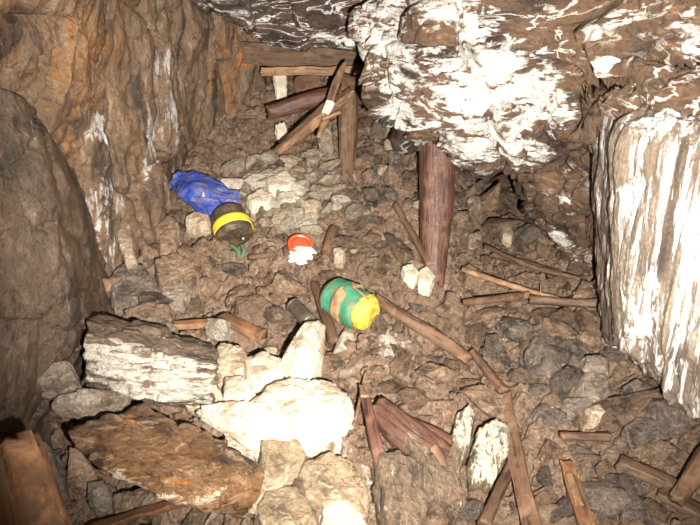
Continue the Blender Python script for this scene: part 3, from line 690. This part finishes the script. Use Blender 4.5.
def tl(name, a, b, w, m, label, mid=(), **kw):
    """timber from a to b given as (px,py,Y) or (px,py) on the slope (+lift)"""
    ps = [G(*q[:2], q[2] if len(q) > 2 else .03) if kw.get('ground') else P(*q) for q in [a, *mid, b]]
    kw.pop('ground', None)
    ww = w if hasattr(w, '__len__') else [w] * len(ps)
    qs = [q[:2] for q in [a, *mid, b]]
    for u, v in zip(qs, qs[1:]): STICKS.append((u, v, max(ww) / 2))
    return timber(name, ps, [rpx(x, p) for x, p in zip(ww, ps)], m, label, **kw)

# mine post
tl('mine_post', (438, 130, 3.12), (432, 286, 2.78), [37, 33, 19], M['wood_red'], 'thick reddish brown upright mine post under the white overhang', mid=[(436, 210, 2.96)], cat='post', seed=4, knob=.09, NR=36)
# timbers at the back
tl('wooden_board', (236, 52, 3.95), (372, 62, 3.95), 20, M['wood'], 'widest dark board, topmost across the back', cat='board', shape='box', flat=(.25, 1), seed=5, knob=.06, NR=32)
tl('wooden_board', (262, 72, 3.85), (378, 70, 3.85), 8, M['wood_tan'], 'narrow tan board across the back under the widest dark board', cat='board', shape='box', flat=(.5, 1), seed=6, knob=.06)
tl('wooden_log', (268, 112, 3.60), (352, 92, 3.75), [13, 17, 15], M['wood_red'], 'thick peeled log lying slantwise below the tan board', mid=[(305, 102, 3.68)], cat='log', seed=7, knob=.14)
tl('wooden_log', (340, 86, 3.70), (396, 102, 3.6), [24, 26], M['wood'], 'short thick log end tucked under the white rock corner', cat='log', seed=9, knob=.12)
tl('wooden_beam', (276, 153, 3.25), (352, 92, 3.52), [7, 14, 13, 10], M['wood_tan'], 'long squared tan beam leaning diagonally with its pointed end down', mid=[(305, 128, 3.35), (332, 106, 3.45)], cat='beam', shape='box', flat=(1, .7), seed=10, knob=.07)
o = tl('wooden_log', (347, 174, 3.42), (348, 98, 3.52), [16, 19, 18], M['wood'], 'upright split log stump standing right of the leaning beam', mid=[(347, 130, 3.46)], cat='log', seed=11, knob=.16, NR=36, split=.8)
lath = tl('wooden_lath', (329, 106, 3.36), (345, 62, 3.52), [8, 7, 4], M['wood_tan'], 'short snapped lath with a fresh white broken end', mid=[(336, 84, 3.44)], cat='lath', shape='box', flat=(1, .5), seed=12)
a = P(331, 102, 3.355); b = P(326, 113, 3.33)
timber('broken_end', [b, a], [rpx(6, b), rpx(8.5, a)], M['wood_end'], shape='box', flat=(1, .6), seed=3, parent=lath)['label'] = 'fresh white broken end'
tl('stick', (318, 138, 3.3), (326, 120, 3.36), [5, 8], M['wood_tan'], 'short tan forked stick under the leaning beam', cat='stick', seed=13)
tl('stick', (322, 120, 3.33), (340, 112, 3.36), [4, 4], M['wood_tan'], 'thin dusty stick propped against the split log stump', cat='stick', seed=14)
# branches at the right
def gl(a, b, w, m, label, mid=(), **kw): return tl(kw.pop('name', 'branch'), a, b, w, m, label, mid=mid, ground=True, **kw)
gl((485, 246, .06), (580, 279, .06), [4, 5, 4], M['wood'], 'long thin brown branch nearest the dark recess', mid=[(530, 266, .06)], cat='branch', seed=15, NR=14)
gl((462, 269, .07), (566, 301, .06), [5, 6, 4], M['wood_tan'], 'pale straight branch crossing in front of the brown branch', mid=[(512, 286, .07)], cat='branch', seed=16, NR=14)
gl((463, 303, .05), (528, 295, .05), [7, 8], M['wood'], 'half buried brown pole beginning at the orange brown stone', cat='pole', name='pole', seed=17)
gl((530, 300, .05), (604, 304, .05), [9, 8], M['wood_dark'], 'dark pole end reaching under the white fluted wall', cat='pole', name='pole', seed=18)
gl((478, 272, .07), (486, 285, .05), [2, 2], M['wood_tan'], 'wispy rootlet across the pale straight branch', cat='twig', name='twig', seed=19, NR=8)
gl((540, 300, .05), (541, 284, .09), [2, 1.5], M['wood_tan'], 'tiny upright twig beside the pale straight branch', cat='twig', name='twig', seed=20, NR=8)
gl((494, 254, .05), (560, 274, .03), [7, 7], M['wood_dark'], 'dark sunken log just under the long thin brown branch', cat='log', name='wooden_log', seed=21)
# long pole beside the flask and the planks below
gl((376, 299, .07), (470, 360, .06), [10, 12, 13, 11], M['wood'], 'long round brown pole running down from the green flask bag', mid=[(405, 318, .07), (440, 340, .07)], cat='pole', name='wooden_pole', seed=22, NR=28)
gl((472, 352, .05), (505, 392, .04), [8, 10], M['wood'], 'muddy stick continuing below the long round pole', cat='stick', name='stick', seed=23)
gl((505, 394, .06), (534, 532, .07), [13, 15, 17], M['wood'], 'long flat upright plank split at its lower end', mid=[(514, 450, .07)], cat='plank', name='plank', shape='box', flat=(1, .35), seed=24, roll=0.4)
gl((512, 462, .05), (484, 524, .05), [10, 12], M['wood_dark'], 'dark knotty stick crossing behind the long flat plank', cat='stick', name='stick', seed=25, knob=.2)
bark_plank = gl((566, 462, .06), (588, 530, .06), [12, 16], M['wood_rust'], 'tan plank with a bark patch at the lower right', cat='plank', name='plank', shape='box', flat=(1, .4), seed=26)
a = G(569, 474, .085); b = G(579, 506, .085)
timber('bark', [a, b], [rpx(6, a), rpx(8, b)], M['wood_tan'], shape='box', flat=(1, .3), seed=6, parent=bark_plank, knob=.25)['label'] = 'pale patch of flaking bark'
gl((560, 436, .04), (610, 438, .04), [7, 8], M['wood'], 'short brown stick beneath the spotted grey stone', cat='stick', name='stick', seed=27)
gl((618, 462, .06), (682, 490, .06), [13, 13], M['wood_dark'], 'dark squared beam under the recessed right rock', cat='beam', name='wooden_beam', shape='box', flat=(1, .8), seed=28)
gl((662, 492, .05), (712, 520, .05), [14, 14], M['wood_dark'], 'dark plank at the bottom right corner', cat='plank', name='plank', shape='box', flat=(1, .5), seed=29)
gl((676, 500, .12), (712, 452, .16), [12, 20], M['wood'], 'brown log end at the right picture edge', cat='log', name='wooden_log', seed=30)
# centre bottom
stake = gl((364, 394, .07), (386, 488, .07), [8, 11, 12], M['wood_red'], 'upright split stake with a broken tan tip, right of the largest white boulder', mid=[(375, 440, .08)], cat='stake', name='wooden_stake', seed=31, shape='box', flat=(1, .7))
a = G(365, 398, .075); b = G(361, 386, .08)
timber('broken_tip', [a, b], [rpx(9, a), rpx(4, b)], M['wood_tan'], shape='box', flat=(1, .6), seed=5, parent=stake)['label'] = 'splintered tan tip'
gl((407, 423, .06), (459, 446, .06), [15, 15], M['wood_red'], 'short wet rust red log, one end cut off square', cat='log', name='wooden_log', seed=32, knob=.06)
gl((372, 408, .03), (452, 462, .03), [26, 34, 24], M['wood_red'], 'thick mud covered root under the wet rust red log', mid=[(410, 442, .02)], cat='root', name='tree_root', seed=33, knob=.22)
gl((432, 448, .06), (458, 500, .06), [16, 9], M['wood'], 'short stick leaning down from the wet rust red log', cat='stick', name='stick', seed=34)
gl((366, 372, .05), (354, 425, .05), [3, 3], M['wood_tan'], 'thin pale twig beside the largest white boulder', cat='twig', name='twig', seed=35, NR=8)
# around the objects
gl((334, 228, .03), (324, 260, .03), [10, 10], M['wood'], 'short muddy stick right of the orange lid', cat='stick', name='stick', seed=36)
gl((315, 284, .03), (334, 342, .03), [9, 12], M['wood'], 'muddy stick left of the green flask bag', cat='stick', name='stick', seed=37)
gl((248, 257, .03), (300, 252, .03), [6, 7], M['wood'], 'grey brown stick pointing at the white plastic', cat='stick', name='stick', seed=38)
gl((172, 326, .06), (214, 323, .06), [9, 10], M['wood_rust'], 'orange split wood piece behind the layered block', cat='wood piece', name='wood_piece', shape='box', flat=(1, .6), seed=39)
gl((222, 318, .05), (262, 336, .05), [12, 13], M['wood_rust'], 'reddish wood chunk above the cream ridged rock', cat='wood piece', name='wood_piece', shape='box', flat=(1, .7), seed=40)
gl((396, 205, .04), (430, 265, .04), [6, 8], M['wood'], 'buried brown stick leaning towards the mine post', cat='stick', name='stick', seed=41)
# lower left boards
tl('plank', (6, 436, 1.30), (42, 560, 1.08), [46, 66], M['wood_rust'], 'broad orange brown plank with a splintered end at the bottom left', cat='plank', shape='box', flat=(1, .25), seed=42, split=.8, NR=36, roll=0.2)
gl((86, 530, .14), (186, 500, .12), [9, 13], M['wood_rust'], 'thin plank at the lower picture edge under the rusty block', cat='plank', name='plank', shape='box', flat=(1, .5), seed=43)

poly_rock('rock', [(266, 56), (288, 54), (290, 66), (268, 68)], M['white_rock'], 'white rock behind and above the narrow tan board', Y=4.1, thick=.05, sub=4)
poly_rock('rock', [(272, 76), (287, 75), (287, 98), (276, 100)], M['white_rock'], 'white rock under the narrow tan board at the back', Y=4.0, thick=.01, sub=4)
poly_rock('rock', [(274, 128), (286, 125), (288, 134), (278, 138)], M['white_rock'], 'small white rock under the thick peeled log', Y=3.62, thick=.05, sub=4)
poly_rock('rock', [(292, 78), (322, 76), (326, 92), (298, 96)], M['back'], 'flat tan rock between the tan board and the thick peeled log', Y=4.0, thick=.06, sub=4)
poly_rock('rock', [(316, 128), (332, 126), (334, 148), (320, 150)], M['stone_grey'], 'square grey block left of the split log stump', Y=3.45, thick=.08, sub=5)
# ------------------------------------------------------------------ things left by people
def lathe(name, prof, m, origin, axis, parent, NR=48, wr=.0, seed=0, label=None, side=(1, 0, 0)):
    """prof: (s along axis, radius); wrinkled by wr"""
    prof = np.array(prof, float); x, y, d = frame_from(np.array(axis, float)); th = np.linspace(0, 2 * np.pi, NR, endpoint=False)
    V = []
    for s, r in prof: V.append(np.array(d) * s + r * (np.cos(th)[:, None] * x + np.sin(th)[:, None] * y))
    V = np.concatenate(V)
    if wr:
        ax = (V @ d)[:, None] * d; rad = V - ax
        V = V + rad / (np.linalg.norm(rad, axis=1, keepdims=True) + 1e-6) * (wr * (fbm(V * 1.0, 14, 3, seed) + .6 * ridged(V, 9, 2, seed + 3)))[:, None] * np.clip(np.linalg.norm(rad, axis=1, keepdims=True) / .03, 0, 1)
    f = []
    for i in range(len(prof) - 1):
        for j in range(NR):
            a = i * NR + j; b = i * NR + (j + 1) % NR; f.append((a, b, b + NR, a + NR))
    me = np_mesh(name, V, f); o = new_obj(name, me, m, parent)
    o.location = tuple(np.array(origin) - (np.array(parent.location) if parent is not None else 0))
    if label: o['label'] = label
    return o
def lin(prof, n=6):
    out = []
    for (a, b) in zip(prof[:-1], prof[1:]):
        for t in np.linspace(0, 1, n, endpoint=False): out.append((a[0] + (b[0] - a[0]) * t, a[1] + (b[1] - a[1]) * t))
    out.append(prof[-1]); return out
M['green'] = plain_mat('green_cloth', srgb(50, 122, 92), srgb(104, 104, 78), .5, .65, sc=16, bump=.4)
M['yellow'] = plain_mat('yellow_cloth', srgb(206, 184, 70), srgb(140, 112, 56), .6, .6, sc=22, bump=.4)
M['tan_strap'] = plain_mat('muddy_strap', srgb(150, 118, 84), srgb(110, 84, 58), .5, .8)
M['black'] = plain_mat('dusty_black_plastic', srgb(62, 52, 42), srgb(104, 84, 62), .6, .55)
M['blue'] = plain_mat('blue_vinyl', srgb(46, 66, 148), srgb(104, 104, 134), .66, .35, spec=.6, sc=14, bump=.3)
M['band'] = plain_mat('yellow_band', srgb(232, 196, 56), srgb(190, 140, 50), .25, .5)
M['orange'] = plain_mat('orange_plastic', srgb(206, 84, 48), srgb(170, 110, 84), .45, .4)
M['plastic'] = plain_mat('white_plastic', srgb(238, 236, 230), srgb(200, 186, 166), .2, .4, spec=.6)
M['metal'] = plain_mat('dusty_grey_metal', srgb(120, 112, 100), srgb(90, 76, 60), .5, .4, metal=.6)
M['darkhole'] = plain_mat('dark_bag_inside', srgb(34, 36, 28), srgb(50, 44, 34), .4, .9)  # dark colour of the inner surface behind the bag's mouth
M['greenstrap'] = plain_mat('dull_green_webbing', srgb(76, 100, 74), srgb(96, 88, 66), .4, .8)

# green and yellow flask bag
c0 = G(331, 294, .08); c1 = G(372, 317, .08); ax = c1 - c0; Lb = np.linalg.norm(ax); ax = ax / Lb
rb = rpx(37, c0)
bag = empty('flask_bag', tuple(c0), 'green bag with yellow end and brown strap lying in the rubble', 'bag')
lathe('bag_body', lin([(0.0, rb * .82), (.02, rb * .96), (Lb * .3, rb * 1.02), (Lb * .66, rb * .98), (Lb * .82, rb * .9)], 8), M['green'], c0, ax, bag, wr=.010, seed=1)
lathe('bag_inside', lin([(0.001, rb * .80), (.06, rb * .75), (.09, rb * .4), (.095, .001)], 5), M['darkhole'], c0, ax, bag, wr=.005, seed=1, label='dark inside seen through the mouth')
lathe('bag_end', lin([(Lb * .76, rb * .9), (Lb * .80, rb * .95), (Lb * .9, rb * .9), (Lb * .99, rb * .66), (Lb * 1.01, rb * .4), (Lb * 1.02, .001)], 6), M['yellow'], c0, ax, bag, wr=.006, seed=2, label='bright yellow end')
lathe('trim_band', lin([(-.004, rb * .83), (.004, rb * .93), (.016, rb * 1.0), (.018, rb * .93)], 4), M['greenstrap'], c0, ax, bag, wr=.005, seed=1)
lathe('strap', lin([(Lb * .30, rb * 1.0), (Lb * .31, rb * 1.1), (Lb * .50, rb * 1.09), (Lb * .51, rb * .98)], 5), M['tan_strap'], c0, ax, bag, wr=.006, seed=4, label='muddy brown strap')
def ribbon(name, pts, w, t, m, parent, nrm=(0, -.4, .9), label=None, twist=0):
    pts = np.array(pts, float); n = 40; C = catmull(pts, n); T = np.gradient(C, axis=0); T /= np.linalg.norm(T, axis=1, keepdims=True)
    nr = np.array(nrm) / np.linalg.norm(nrm); S = np.cross(T, nr); S /= np.linalg.norm(S, axis=1, keepdims=True); Nn = np.cross(S, T)
    ring = []
    for k in range(n):
        for (a, b) in ((-1, -1), (1, -1), (1, 1), (-1, 1)): ring.append(C[k] + S[k] * a * w / 2 + Nn[k] * b * t / 2)
    f = []
    for k in range(n - 1):
        for j in range(4): a = k * 4 + j; b = k * 4 + (j + 1) % 4; f.append((a, b, b + 4, a + 4))
    f += [(3, 2, 1, 0), tuple((n - 1) * 4 + j for j in range(4))]
    o0 = np.array(parent.location); me = np_mesh(name, np.array(ring) - o0, f, True); o = new_obj(name, me, m, parent)
    if label: o['label'] = label
    return o
ribbon('drawcord', [G(349, 283, .15), G(360, 292, .16), G(369, 300, .15)], .008, .004, M['tan_strap'], bag, label='pale cord')

# black can with yellow band
p0 = G(236, 238, .06); p1 = G(227, 211, .10); ax = p1 - p0; Lc = np.linalg.norm(ax); ax /= Lc; rc = rpx(37, p0)
can = empty('banded_canister', tuple(p0), 'black round canister with a bright yellow band beside the blue bag', 'canister')
lathe('canister_body', lin([(0, .001), (.0, rc * .8), (.012, rc * .97), (.03, rc), (Lc * .6, rc * 1.0), (Lc * .85, rc * .95), (Lc, rc * .75), (Lc * 1.05, .001)], 5), M['black'], p0, ax, can, wr=.004, seed=3)
lathe('yellow_band', lin([(.036, rc * 1.0), (.032, rc * 1.06), (.076, rc * 1.07), (.078, rc)], 4), M['band'], p0, ax, can, label='bright yellow band')
x_, y_, d_ = frame_from(ax)
for s_ in (-1, 1):
    q = p0 - ax * .004 + np.array([1., 0, 0]) * s_ * rc * .38
    lathe('rivet', [(-.003, .001), (-.002, .004), (.003, .005), (.004, .001)], M['plastic'], q, ax, can, NR=12, label='small pale rivet')
ribbon('carry_loop', [p0 + np.array([-.02, -.03, -.02]), G(238, 250, .05), G(240, 258, .03), G(244, 251, .05), p0 + np.array([.03, -.03, -.02])], .018, .005, M['greenstrap'], can, label='dull green carrying loop')
ribbon('side_cord', [G(217, 208, .11), G(216, 222, .10), G(216, 240, .04)], .010, .005, M['tan_strap'], can, nrm=(0, -.9, .3), label='muddy cord')

# blue vinyl bag: crumpled sheet with folds, closed and thick
def sheet(name, quad, n, mt, fold, thick, seed, label=None, cat=None, parent=None):
    C = np.array(quad, float)                       # control grid of places
    S = catmull(C, n); S = np.swapaxes(catmull(np.swapaxes(S, 0, 1), n), 0, 1)
    N_ = grid_normals(S); N_ *= np.where(N_[..., 2:3] < 0, -1, 1)
    V = S.reshape(-1, 3); V = V + N_.reshape(-1, 3) * (fold * (ridged(V * np.array([1, 1.4, 1]), 7, 3, seed) * .7 + .3 * fbm(V, 20, 2, seed)))[:, None]
    low = V - N_.reshape(-1, 3) * thick; f = grid_faces(n, n); k = n * n
    f += [tuple(i + k for i in q[::-1]) for q in f]
    bd = [i for i in range(n)] + [i * n + n - 1 for i in range(1, n)] + [(n - 1) * n + i for i in range(n - 2, -1, -1)] + [i * n for i in range(n - 2, 0, -1)]
    for a, b in zip(bd, bd[1:] + bd[:1]): f.append((b, a, a + k, b + k))
    o0 = np.array(C[0][0]) if parent is None else np.array(parent.location)
    me = np_mesh(name, np.vstack([V, low]) - o0, f); o = new_obj(name, me, mt, parent)
    if parent is None: o.location = tuple(o0); tag(o, label, cat)
    elif label: o['label'] = label
    return o
bb = empty('blue_bag', tuple(G(200, 198, .05)), 'crumpled blue vinyl bag lying folded at the foot of the ochre wall', 'bag')
sheet('bag_body', [[G(180, 172, .10), G(198, 176, .13), G(222, 183, .12), G(240, 194, .08)],
                   [G(172, 181, .10), G(195, 190, .16), G(220, 196, .13), G(240, 201, .09)],
                   [G(167, 183, .09), G(186, 200, .11), G(212, 203, .13), G(240, 204, .08)]], 80, M['blue'], .020, .008, 5, parent=bb)
sheet('bag_flap', [[G(168, 183, .09), G(188, 196, .14), G(206, 198, .16), G(238, 200, .11)],
                   [G(173, 192, .07), G(188, 204, .09), G(207, 209, .10), G(230, 207, .09)],
                   [G(180, 200, .05), G(195, 210, .05), G(210, 219, .05), G(222, 213, .06)]], 80, M['blue'], .016, .006, 9, parent=bb)

# orange lid and crumpled white plastic
lc = G(300, 245, .07)
lid = empty('orange_lid', tuple(lc), 'small round orange plastic lid lying above crumpled white plastic', 'lid')
n_ = np.array([.15, -.45, .88]); rl = rpx(25, lc)
lathe('lid_top', lin([(.0, .001), (.0, rl * .62), (.010, rl * .70), (.012, .001)], 4), M['orange'], lc, n_, lid)
lathe('lid_rim', lin([(-.012, rl * .85), (-.012, rl), (.012, rl), (.016, rl * .88), (.006, rl * .70), (.0, rl * .6)], 4), M['orange'], lc, n_, lid)
wc = G(301, 256, .04)
pc = empty('white_plastic', tuple(wc), 'crumpled torn white plastic cup under the orange lid', 'litter')
sheet('plastic_sheet', [[G(289, 248, .05), G(297, 248, .07), G(306, 249, .07), G(313, 250, .05)],
                      [G(288, 256, .05), G(297, 255, .08), G(306, 256, .08), G(316, 259, .05)],
                      [G(291, 261, .04), G(300, 265, .05), G(307, 262, .05), G(314, 263, .04)]], 40, M['plastic'], .014, .006, 14, parent=pc)
# metal cylinder
mc = G(294, 306, .06); md = G(306, 318, .075)
cyl = empty('metal_cylinder', tuple(mc), 'small dusty grey metal cylinder lying above the pointed white rock', 'cylinder')
axm = md - mc; Lm = np.linalg.norm(axm); axm /= Lm; rm_ = rpx(15, mc)
lathe('cylinder_body', lin([(0, .001), (0, rm_ * .9), (.006, rm_), (Lm * 1.3, rm_), (Lm * 1.35, rm_ * .9), (Lm * 1.35, .001)], 4), M['metal'], mc, axm, cyl, wr=.0008)
lathe('rim', lin([(-.004, rm_ * .9), (-.004, rm_ * 1.08), (.008, rm_ * 1.08), (.008, rm_)], 3), M['metal'], mc, axm, cyl)

# ------------------------------------------------------------------ loose stones
PROT = {}
def proto(mkey, i):
    if (mkey, i) in PROT: return PROT[mkey, i]
    r = np.random.default_rng(100 + i); n = 16
    d = r.normal(size=(n, 3)); d /= np.linalg.norm(d, axis=1, keepdims=True)
    D_ = r.uniform(.62, 1.0, n); D_[np.abs(d[:, 2]) > .7] *= .8
    dirs, Fc = ico(5); V = dirs * radial(dirs, d, D_, 60)[:, None]
    V += dirs * (.05 * chunks(V + i, .6, i, 1, .2) + .03 * chunks(V + i, .25, i + 1, 1, .3) + .03 * fbm(V, 4, 3, i))[:, None]
    V *= np.array([1, .8, .62]) * (1 + .25 * (r.random(3) - .5))
    me = np_mesh('stone', V, Fc); me.materials.append(M[{'stone_brown': 'loose_brown', 'stone_grey': 'loose_grey', 'white_rock': 'loose_white'}.get(mkey, 'loose_pale')]); PROT[mkey, i] = me; return me
MARKS = [('the blue bag', 203, 194), ('the yellow banded canister', 234, 226), ('the orange lid', 300, 243), ('the green bag', 348, 303), ('the mine post', 435, 240), ('the metal cylinder', 300, 313),
         ('the pointed white rock', 304, 345), ('the largest white boulder', 300, 410), ('the layered rock block', 150, 360), ('the rusty brown block', 165, 455), ('the long round pole', 425, 330),
         ('the upright split stake', 375, 440), ('the wet rust red log', 433, 435), ('the long flat plank', 518, 450), ('the bark patched plank', 577, 490), ('the dark squared beam', 650, 476),
         ('the pale straight branch', 512, 286), ('the brown half buried pole', 495, 299), ('the rounded grey stones', 595, 385), ('the cream faced slab', 492, 450), ('the dark wet boulder', 132, 288), ('the wide brown boulder', 178, 275),
         ('the split log stump', 347, 140), ('the leaning beam', 310, 122), ('the bright stones', 280, 195), ('the orange brown stone', 455, 308), ('the quartz lumps', 418, 279), ('the dark recess', 500, 215),
         ('the white fluted wall', 625, 340), ('the muddy stick end', 500, 385), ('the short brown stick', 585, 438), ('the snapped lath', 335, 85), ('the overhanging rock corner', 405, 140), ('the grey wedge stone', 358, 212), ('the mine post top', 432, 165)]
def in_poly(x, y, pts): 
    c = False; j = len(pts) - 1
    for i in range(len(pts)):
        if (pts[i][1] > y) != (pts[j][1] > y) and x < (pts[j][0] - pts[i][0]) * (y - pts[i][1]) / (pts[j][1] - pts[i][1]) + pts[i][0]: c = not c
        j = i
    return c
KEEP = [(203, 194, 34, 18), (234, 230, 22, 22), (300, 250, 17, 14), (350, 303, 30, 24), (302, 313, 14, 12), (304, 345, 22, 26), (300, 410, 60, 38), (150, 360, 75, 46), (165, 460, 100, 58), (435, 210, 16, 70), (492, 450, 24, 32), (418, 279, 20, 14), (340, 490, 34, 34), (594, 382, 22, 34), (129, 242, 12, 24), (200, 196, 38, 22), (400, 490, 30, 36)]
ZONE = [(105, 300), (150, 262), (150, 235), (168, 215), (240, 172), (270, 150), (330, 150), (372, 118), (395, 108), (418, 150), (455, 165), (520, 175), (560, 255), (600, 300), (612, 345), (650, 400), (700, 450), (700, 530), (0, 530), (0, 400), (60, 352), (90, 310)]
placed = []
def try_stone(px, py, wpx, mk, burial, k):
    p = G(px, py, .0); s = wpx * .5 * dist(p) / FPX
    for q, r in placed:
        if (q[0] - p[0]) ** 2 + (q[1] - p[1]) ** 2 < ((r + s) * (.60 if px > 470 or k > 99 else .70)) ** 2: return None
    placed.append((p, s)); me = proto(mk, k % 14)
    o = bpy.data.objects.new('stone', me); COL.objects.link(o)
    z = Ftop(p[0], p[1], s * .9 + .01); o.location = (p[0], p[1], z + s * (burial * .6 + .22))
    o.rotation_euler = (random.uniform(-.7, .5), random.uniform(-.5, .5), random.uniform(0, 6.28))
    o.scale = (s, s * random.uniform(.8, 1.15), s * random.uniform(.8, 1.2))
    return o
def on_stick(px, py, r):
    for (u, v, w) in STICKS:
        ax_, ay_ = v[0] - u[0], v[1] - u[1]; t = max(0, min(1, ((px - u[0]) * ax_ + (py - u[1]) * ay_) / (ax_ * ax_ + ay_ * ay_)))
        if math.hypot(px - u[0] - t * ax_, py - u[1] - t * ay_) < w + r * .5 + 1: return True
    return False
stones = []
SIZEW = ((34, 'large'), (22, 'middling'), (0, 'small'))
base_n = 0
nb = 0
for j in range(900):                                     # the bright heap of broken pale stone on the back slope
    px = random.gauss(290, 27); py = random.gauss(190, 17)
    if nb > 55 or not (236 < px < 350 and 150 < py < 232) or any(((px - a) / w_) ** 2 + ((py - b) / h_) ** 2 < 1 for a, b, w_, h_ in KEEP): continue
    if on_stick(px, py, 8): continue
    wpx = random.uniform(13, 26); mk = random.choice(['white_rock', 'stone_pale', 'stone_pale']); o = try_stone(px, py, wpx, mk, .0, 100 + j % 14)
    if o is not None: o.location.z += .012; nb += 1; stones.append((o, px, py, wpx, mk))
tries = 0
while len(stones) < 290 and tries < 9000:
    tries += 1
    px, py = random.uniform(0, 700), random.uniform(112, 525)
    if not in_poly(px, py, ZONE): continue
    if any(((px - a) / w) ** 2 + ((py - b) / h) ** 2 < 1 for a, b, w, h in KEEP): continue
    base = np.interp(py, [110, 250, 400, 525], [13, 19, 28, 34])
    w = base * random.choice([.55, .7, .8, .9, 1.1, 1.4]) * (1.0 if tries > 1500 else 1.3)
    if px < 290 and 225 < py < 345: w *= 1.35
    right = px > 500 + (py - 300) * .1 or (px > 370 and py < 210)
    bright = (236 < px < 345 and 150 < py < 240) or (190 < px < 350 and 330 < py < 520)
    if bright: mk = random.choice(['stone_pale', 'white_rock', 'stone_pale', 'stone_brown'])
    elif right: mk = random.choice(['stone_grey', 'stone_grey', 'stone_brown', 'stone_brown'])
    else: mk = random.choice(['stone_brown', 'stone_brown', 'stone_brown', 'stone_grey', 'stone_pale'] if random.random() < .5 else ['stone_brown'])
    if on_stick(px, py, w * .5): continue
    o = try_stone(px, py, w, mk, random.uniform(-.05, .35) if right or bright else random.uniform(-.2, .2), random.randrange(14))
    if o is not None: stones.append((o, px, py, w, mk))
# the steep stack of clean stones left of the mine post and on the back slope: built up against the back wall
for j in range(46):
    px = random.uniform(366, 424); py = random.uniform(112, 205)
    Yw = min(np.interp(py, [105, 205], [4.0, 3.45]), G(px, py, .06)[1]); p = P(px, py, Yw); wpx = random.uniform(12, 26); s = wpx * .5 * dist(p) / FPX
    if any(np.linalg.norm(np.array(q) - p) < (r + s) * .62 for q, r in placed[-46:]): continue
    placed.append((p, s)); mk = random.choice(['stone_grey', 'stone_grey', 'stone_pale', 'stone_brown']); me = proto(mk, j % 14)
    o = bpy.data.objects.new('stone', me); COL.objects.link(o); o.location = tuple(p); o.rotation_euler = (random.uniform(-1, 1), random.uniform(-1, 1), random.uniform(0, 6))
    o.scale = (s, s, s * 1.1); stones.append((o, px, py, wpx, mk))
# the slope behind that stack
patch('wall_stack_backing', [[(356, 96, 4.3), (390, 98, 4.2), (432, 110, 4.15), (462, 130, 4.2)], [(356, 130, 4.0), (392, 130, 3.95), (432, 130, 3.9), (462, 150, 4.1)],
                             [(356, 170, 3.7), (392, 170, 3.7), (432, 180, 3.7), (464, 185, 3.9)], [(356, 215, 3.4), (392, 215, 3.42), (432, 225, 3.45), (462, 240, 3.6)]], 110, 110,
      lambda V: .07 * chunks(V, .15, 15, 1.0, .3) + .02 * fbm(V, 12, 3, 5), M['back'])
# labels that single stones out by their nearest landmark, side and order
DIRS = ['right of', 'above and right of', 'directly above', 'above and left of', 'left of', 'below and left of', 'directly below', 'below and right of']
TONE = {'stone_brown': 'brown', 'stone_grey': 'grey', 'stone_pale': 'pale', 'white_rock': 'whitish'}
cells = {}
for (o, px, py, w, mk) in stones:
    i = min(range(len(MARKS)), key=lambda k: (MARKS[k][1] - px) ** 2 + (MARKS[k][2] - py) ** 2)
    dx, dy = px - MARKS[i][1], MARKS[i][2] - py
    s = int(round(math.degrees(math.atan2(dy, dx)) / 45)) % 8
    cells.setdefault((i, s), []).append((dx * dx + dy * dy, o, w, mk))
ORD = ['nearest', 'second nearest', 'third nearest', 'fourth nearest', 'fifth nearest', 'sixth nearest', 'seventh nearest', 'eighth nearest', 'ninth nearest', 'tenth nearest', 'eleventh nearest', 'twelfth nearest', 'thirteenth nearest', 'fourteenth nearest', 'fifteenth nearest', 'sixteenth nearest', 'seventeenth nearest', 'eighteenth nearest', 'nineteenth nearest']
for (i, s), lst in cells.items():
    lst.sort(key=lambda t: t[0])
    for r, (_, o, w, mk) in enumerate(lst):
        size = next(nm for lim, nm in SIZEW if w >= lim)
        tag(o, f'{size} {TONE[mk]} stone {DIRS[s]} {MARKS[i][0]}, {ORD[min(r, 18)]} one there', 'stone', 'loose stones of the rubble slope')
# grit and chips nobody could count
def build_gravel():
    dirs, Fc = ico(2); Fc = np.array(Fc); nv = len(dirs); VV, FF = [], []; n = 5200; c = 0
    r = np.random.default_rng(3)
    while c < n:
        x = r.uniform(-1.5, 1.5); y = r.uniform(1.2, 4.3)
        if abs(x) > .58 * y + .1: continue
        s = r.choice([.006, .009, .013, .018, .024]); q = dirs * (1 + .3 * (r.random((nv, 1)) - .5)) * s * r.uniform(.5, 1.2, 3)
        VV.append(q + np.array([x, y, Ftrue(x, y) + s * .2])); FF.append(Fc + c * nv); c += 1
    me = np_mesh('gravel', np.concatenate(VV), [tuple(f) for f in np.concatenate(FF)], False)
    o = new_obj('gravel', me, M['stone_brown']); tag(o, 'fine brown gravel and chips strewn between the stones', 'gravel', kind='stuff')
build_gravel()
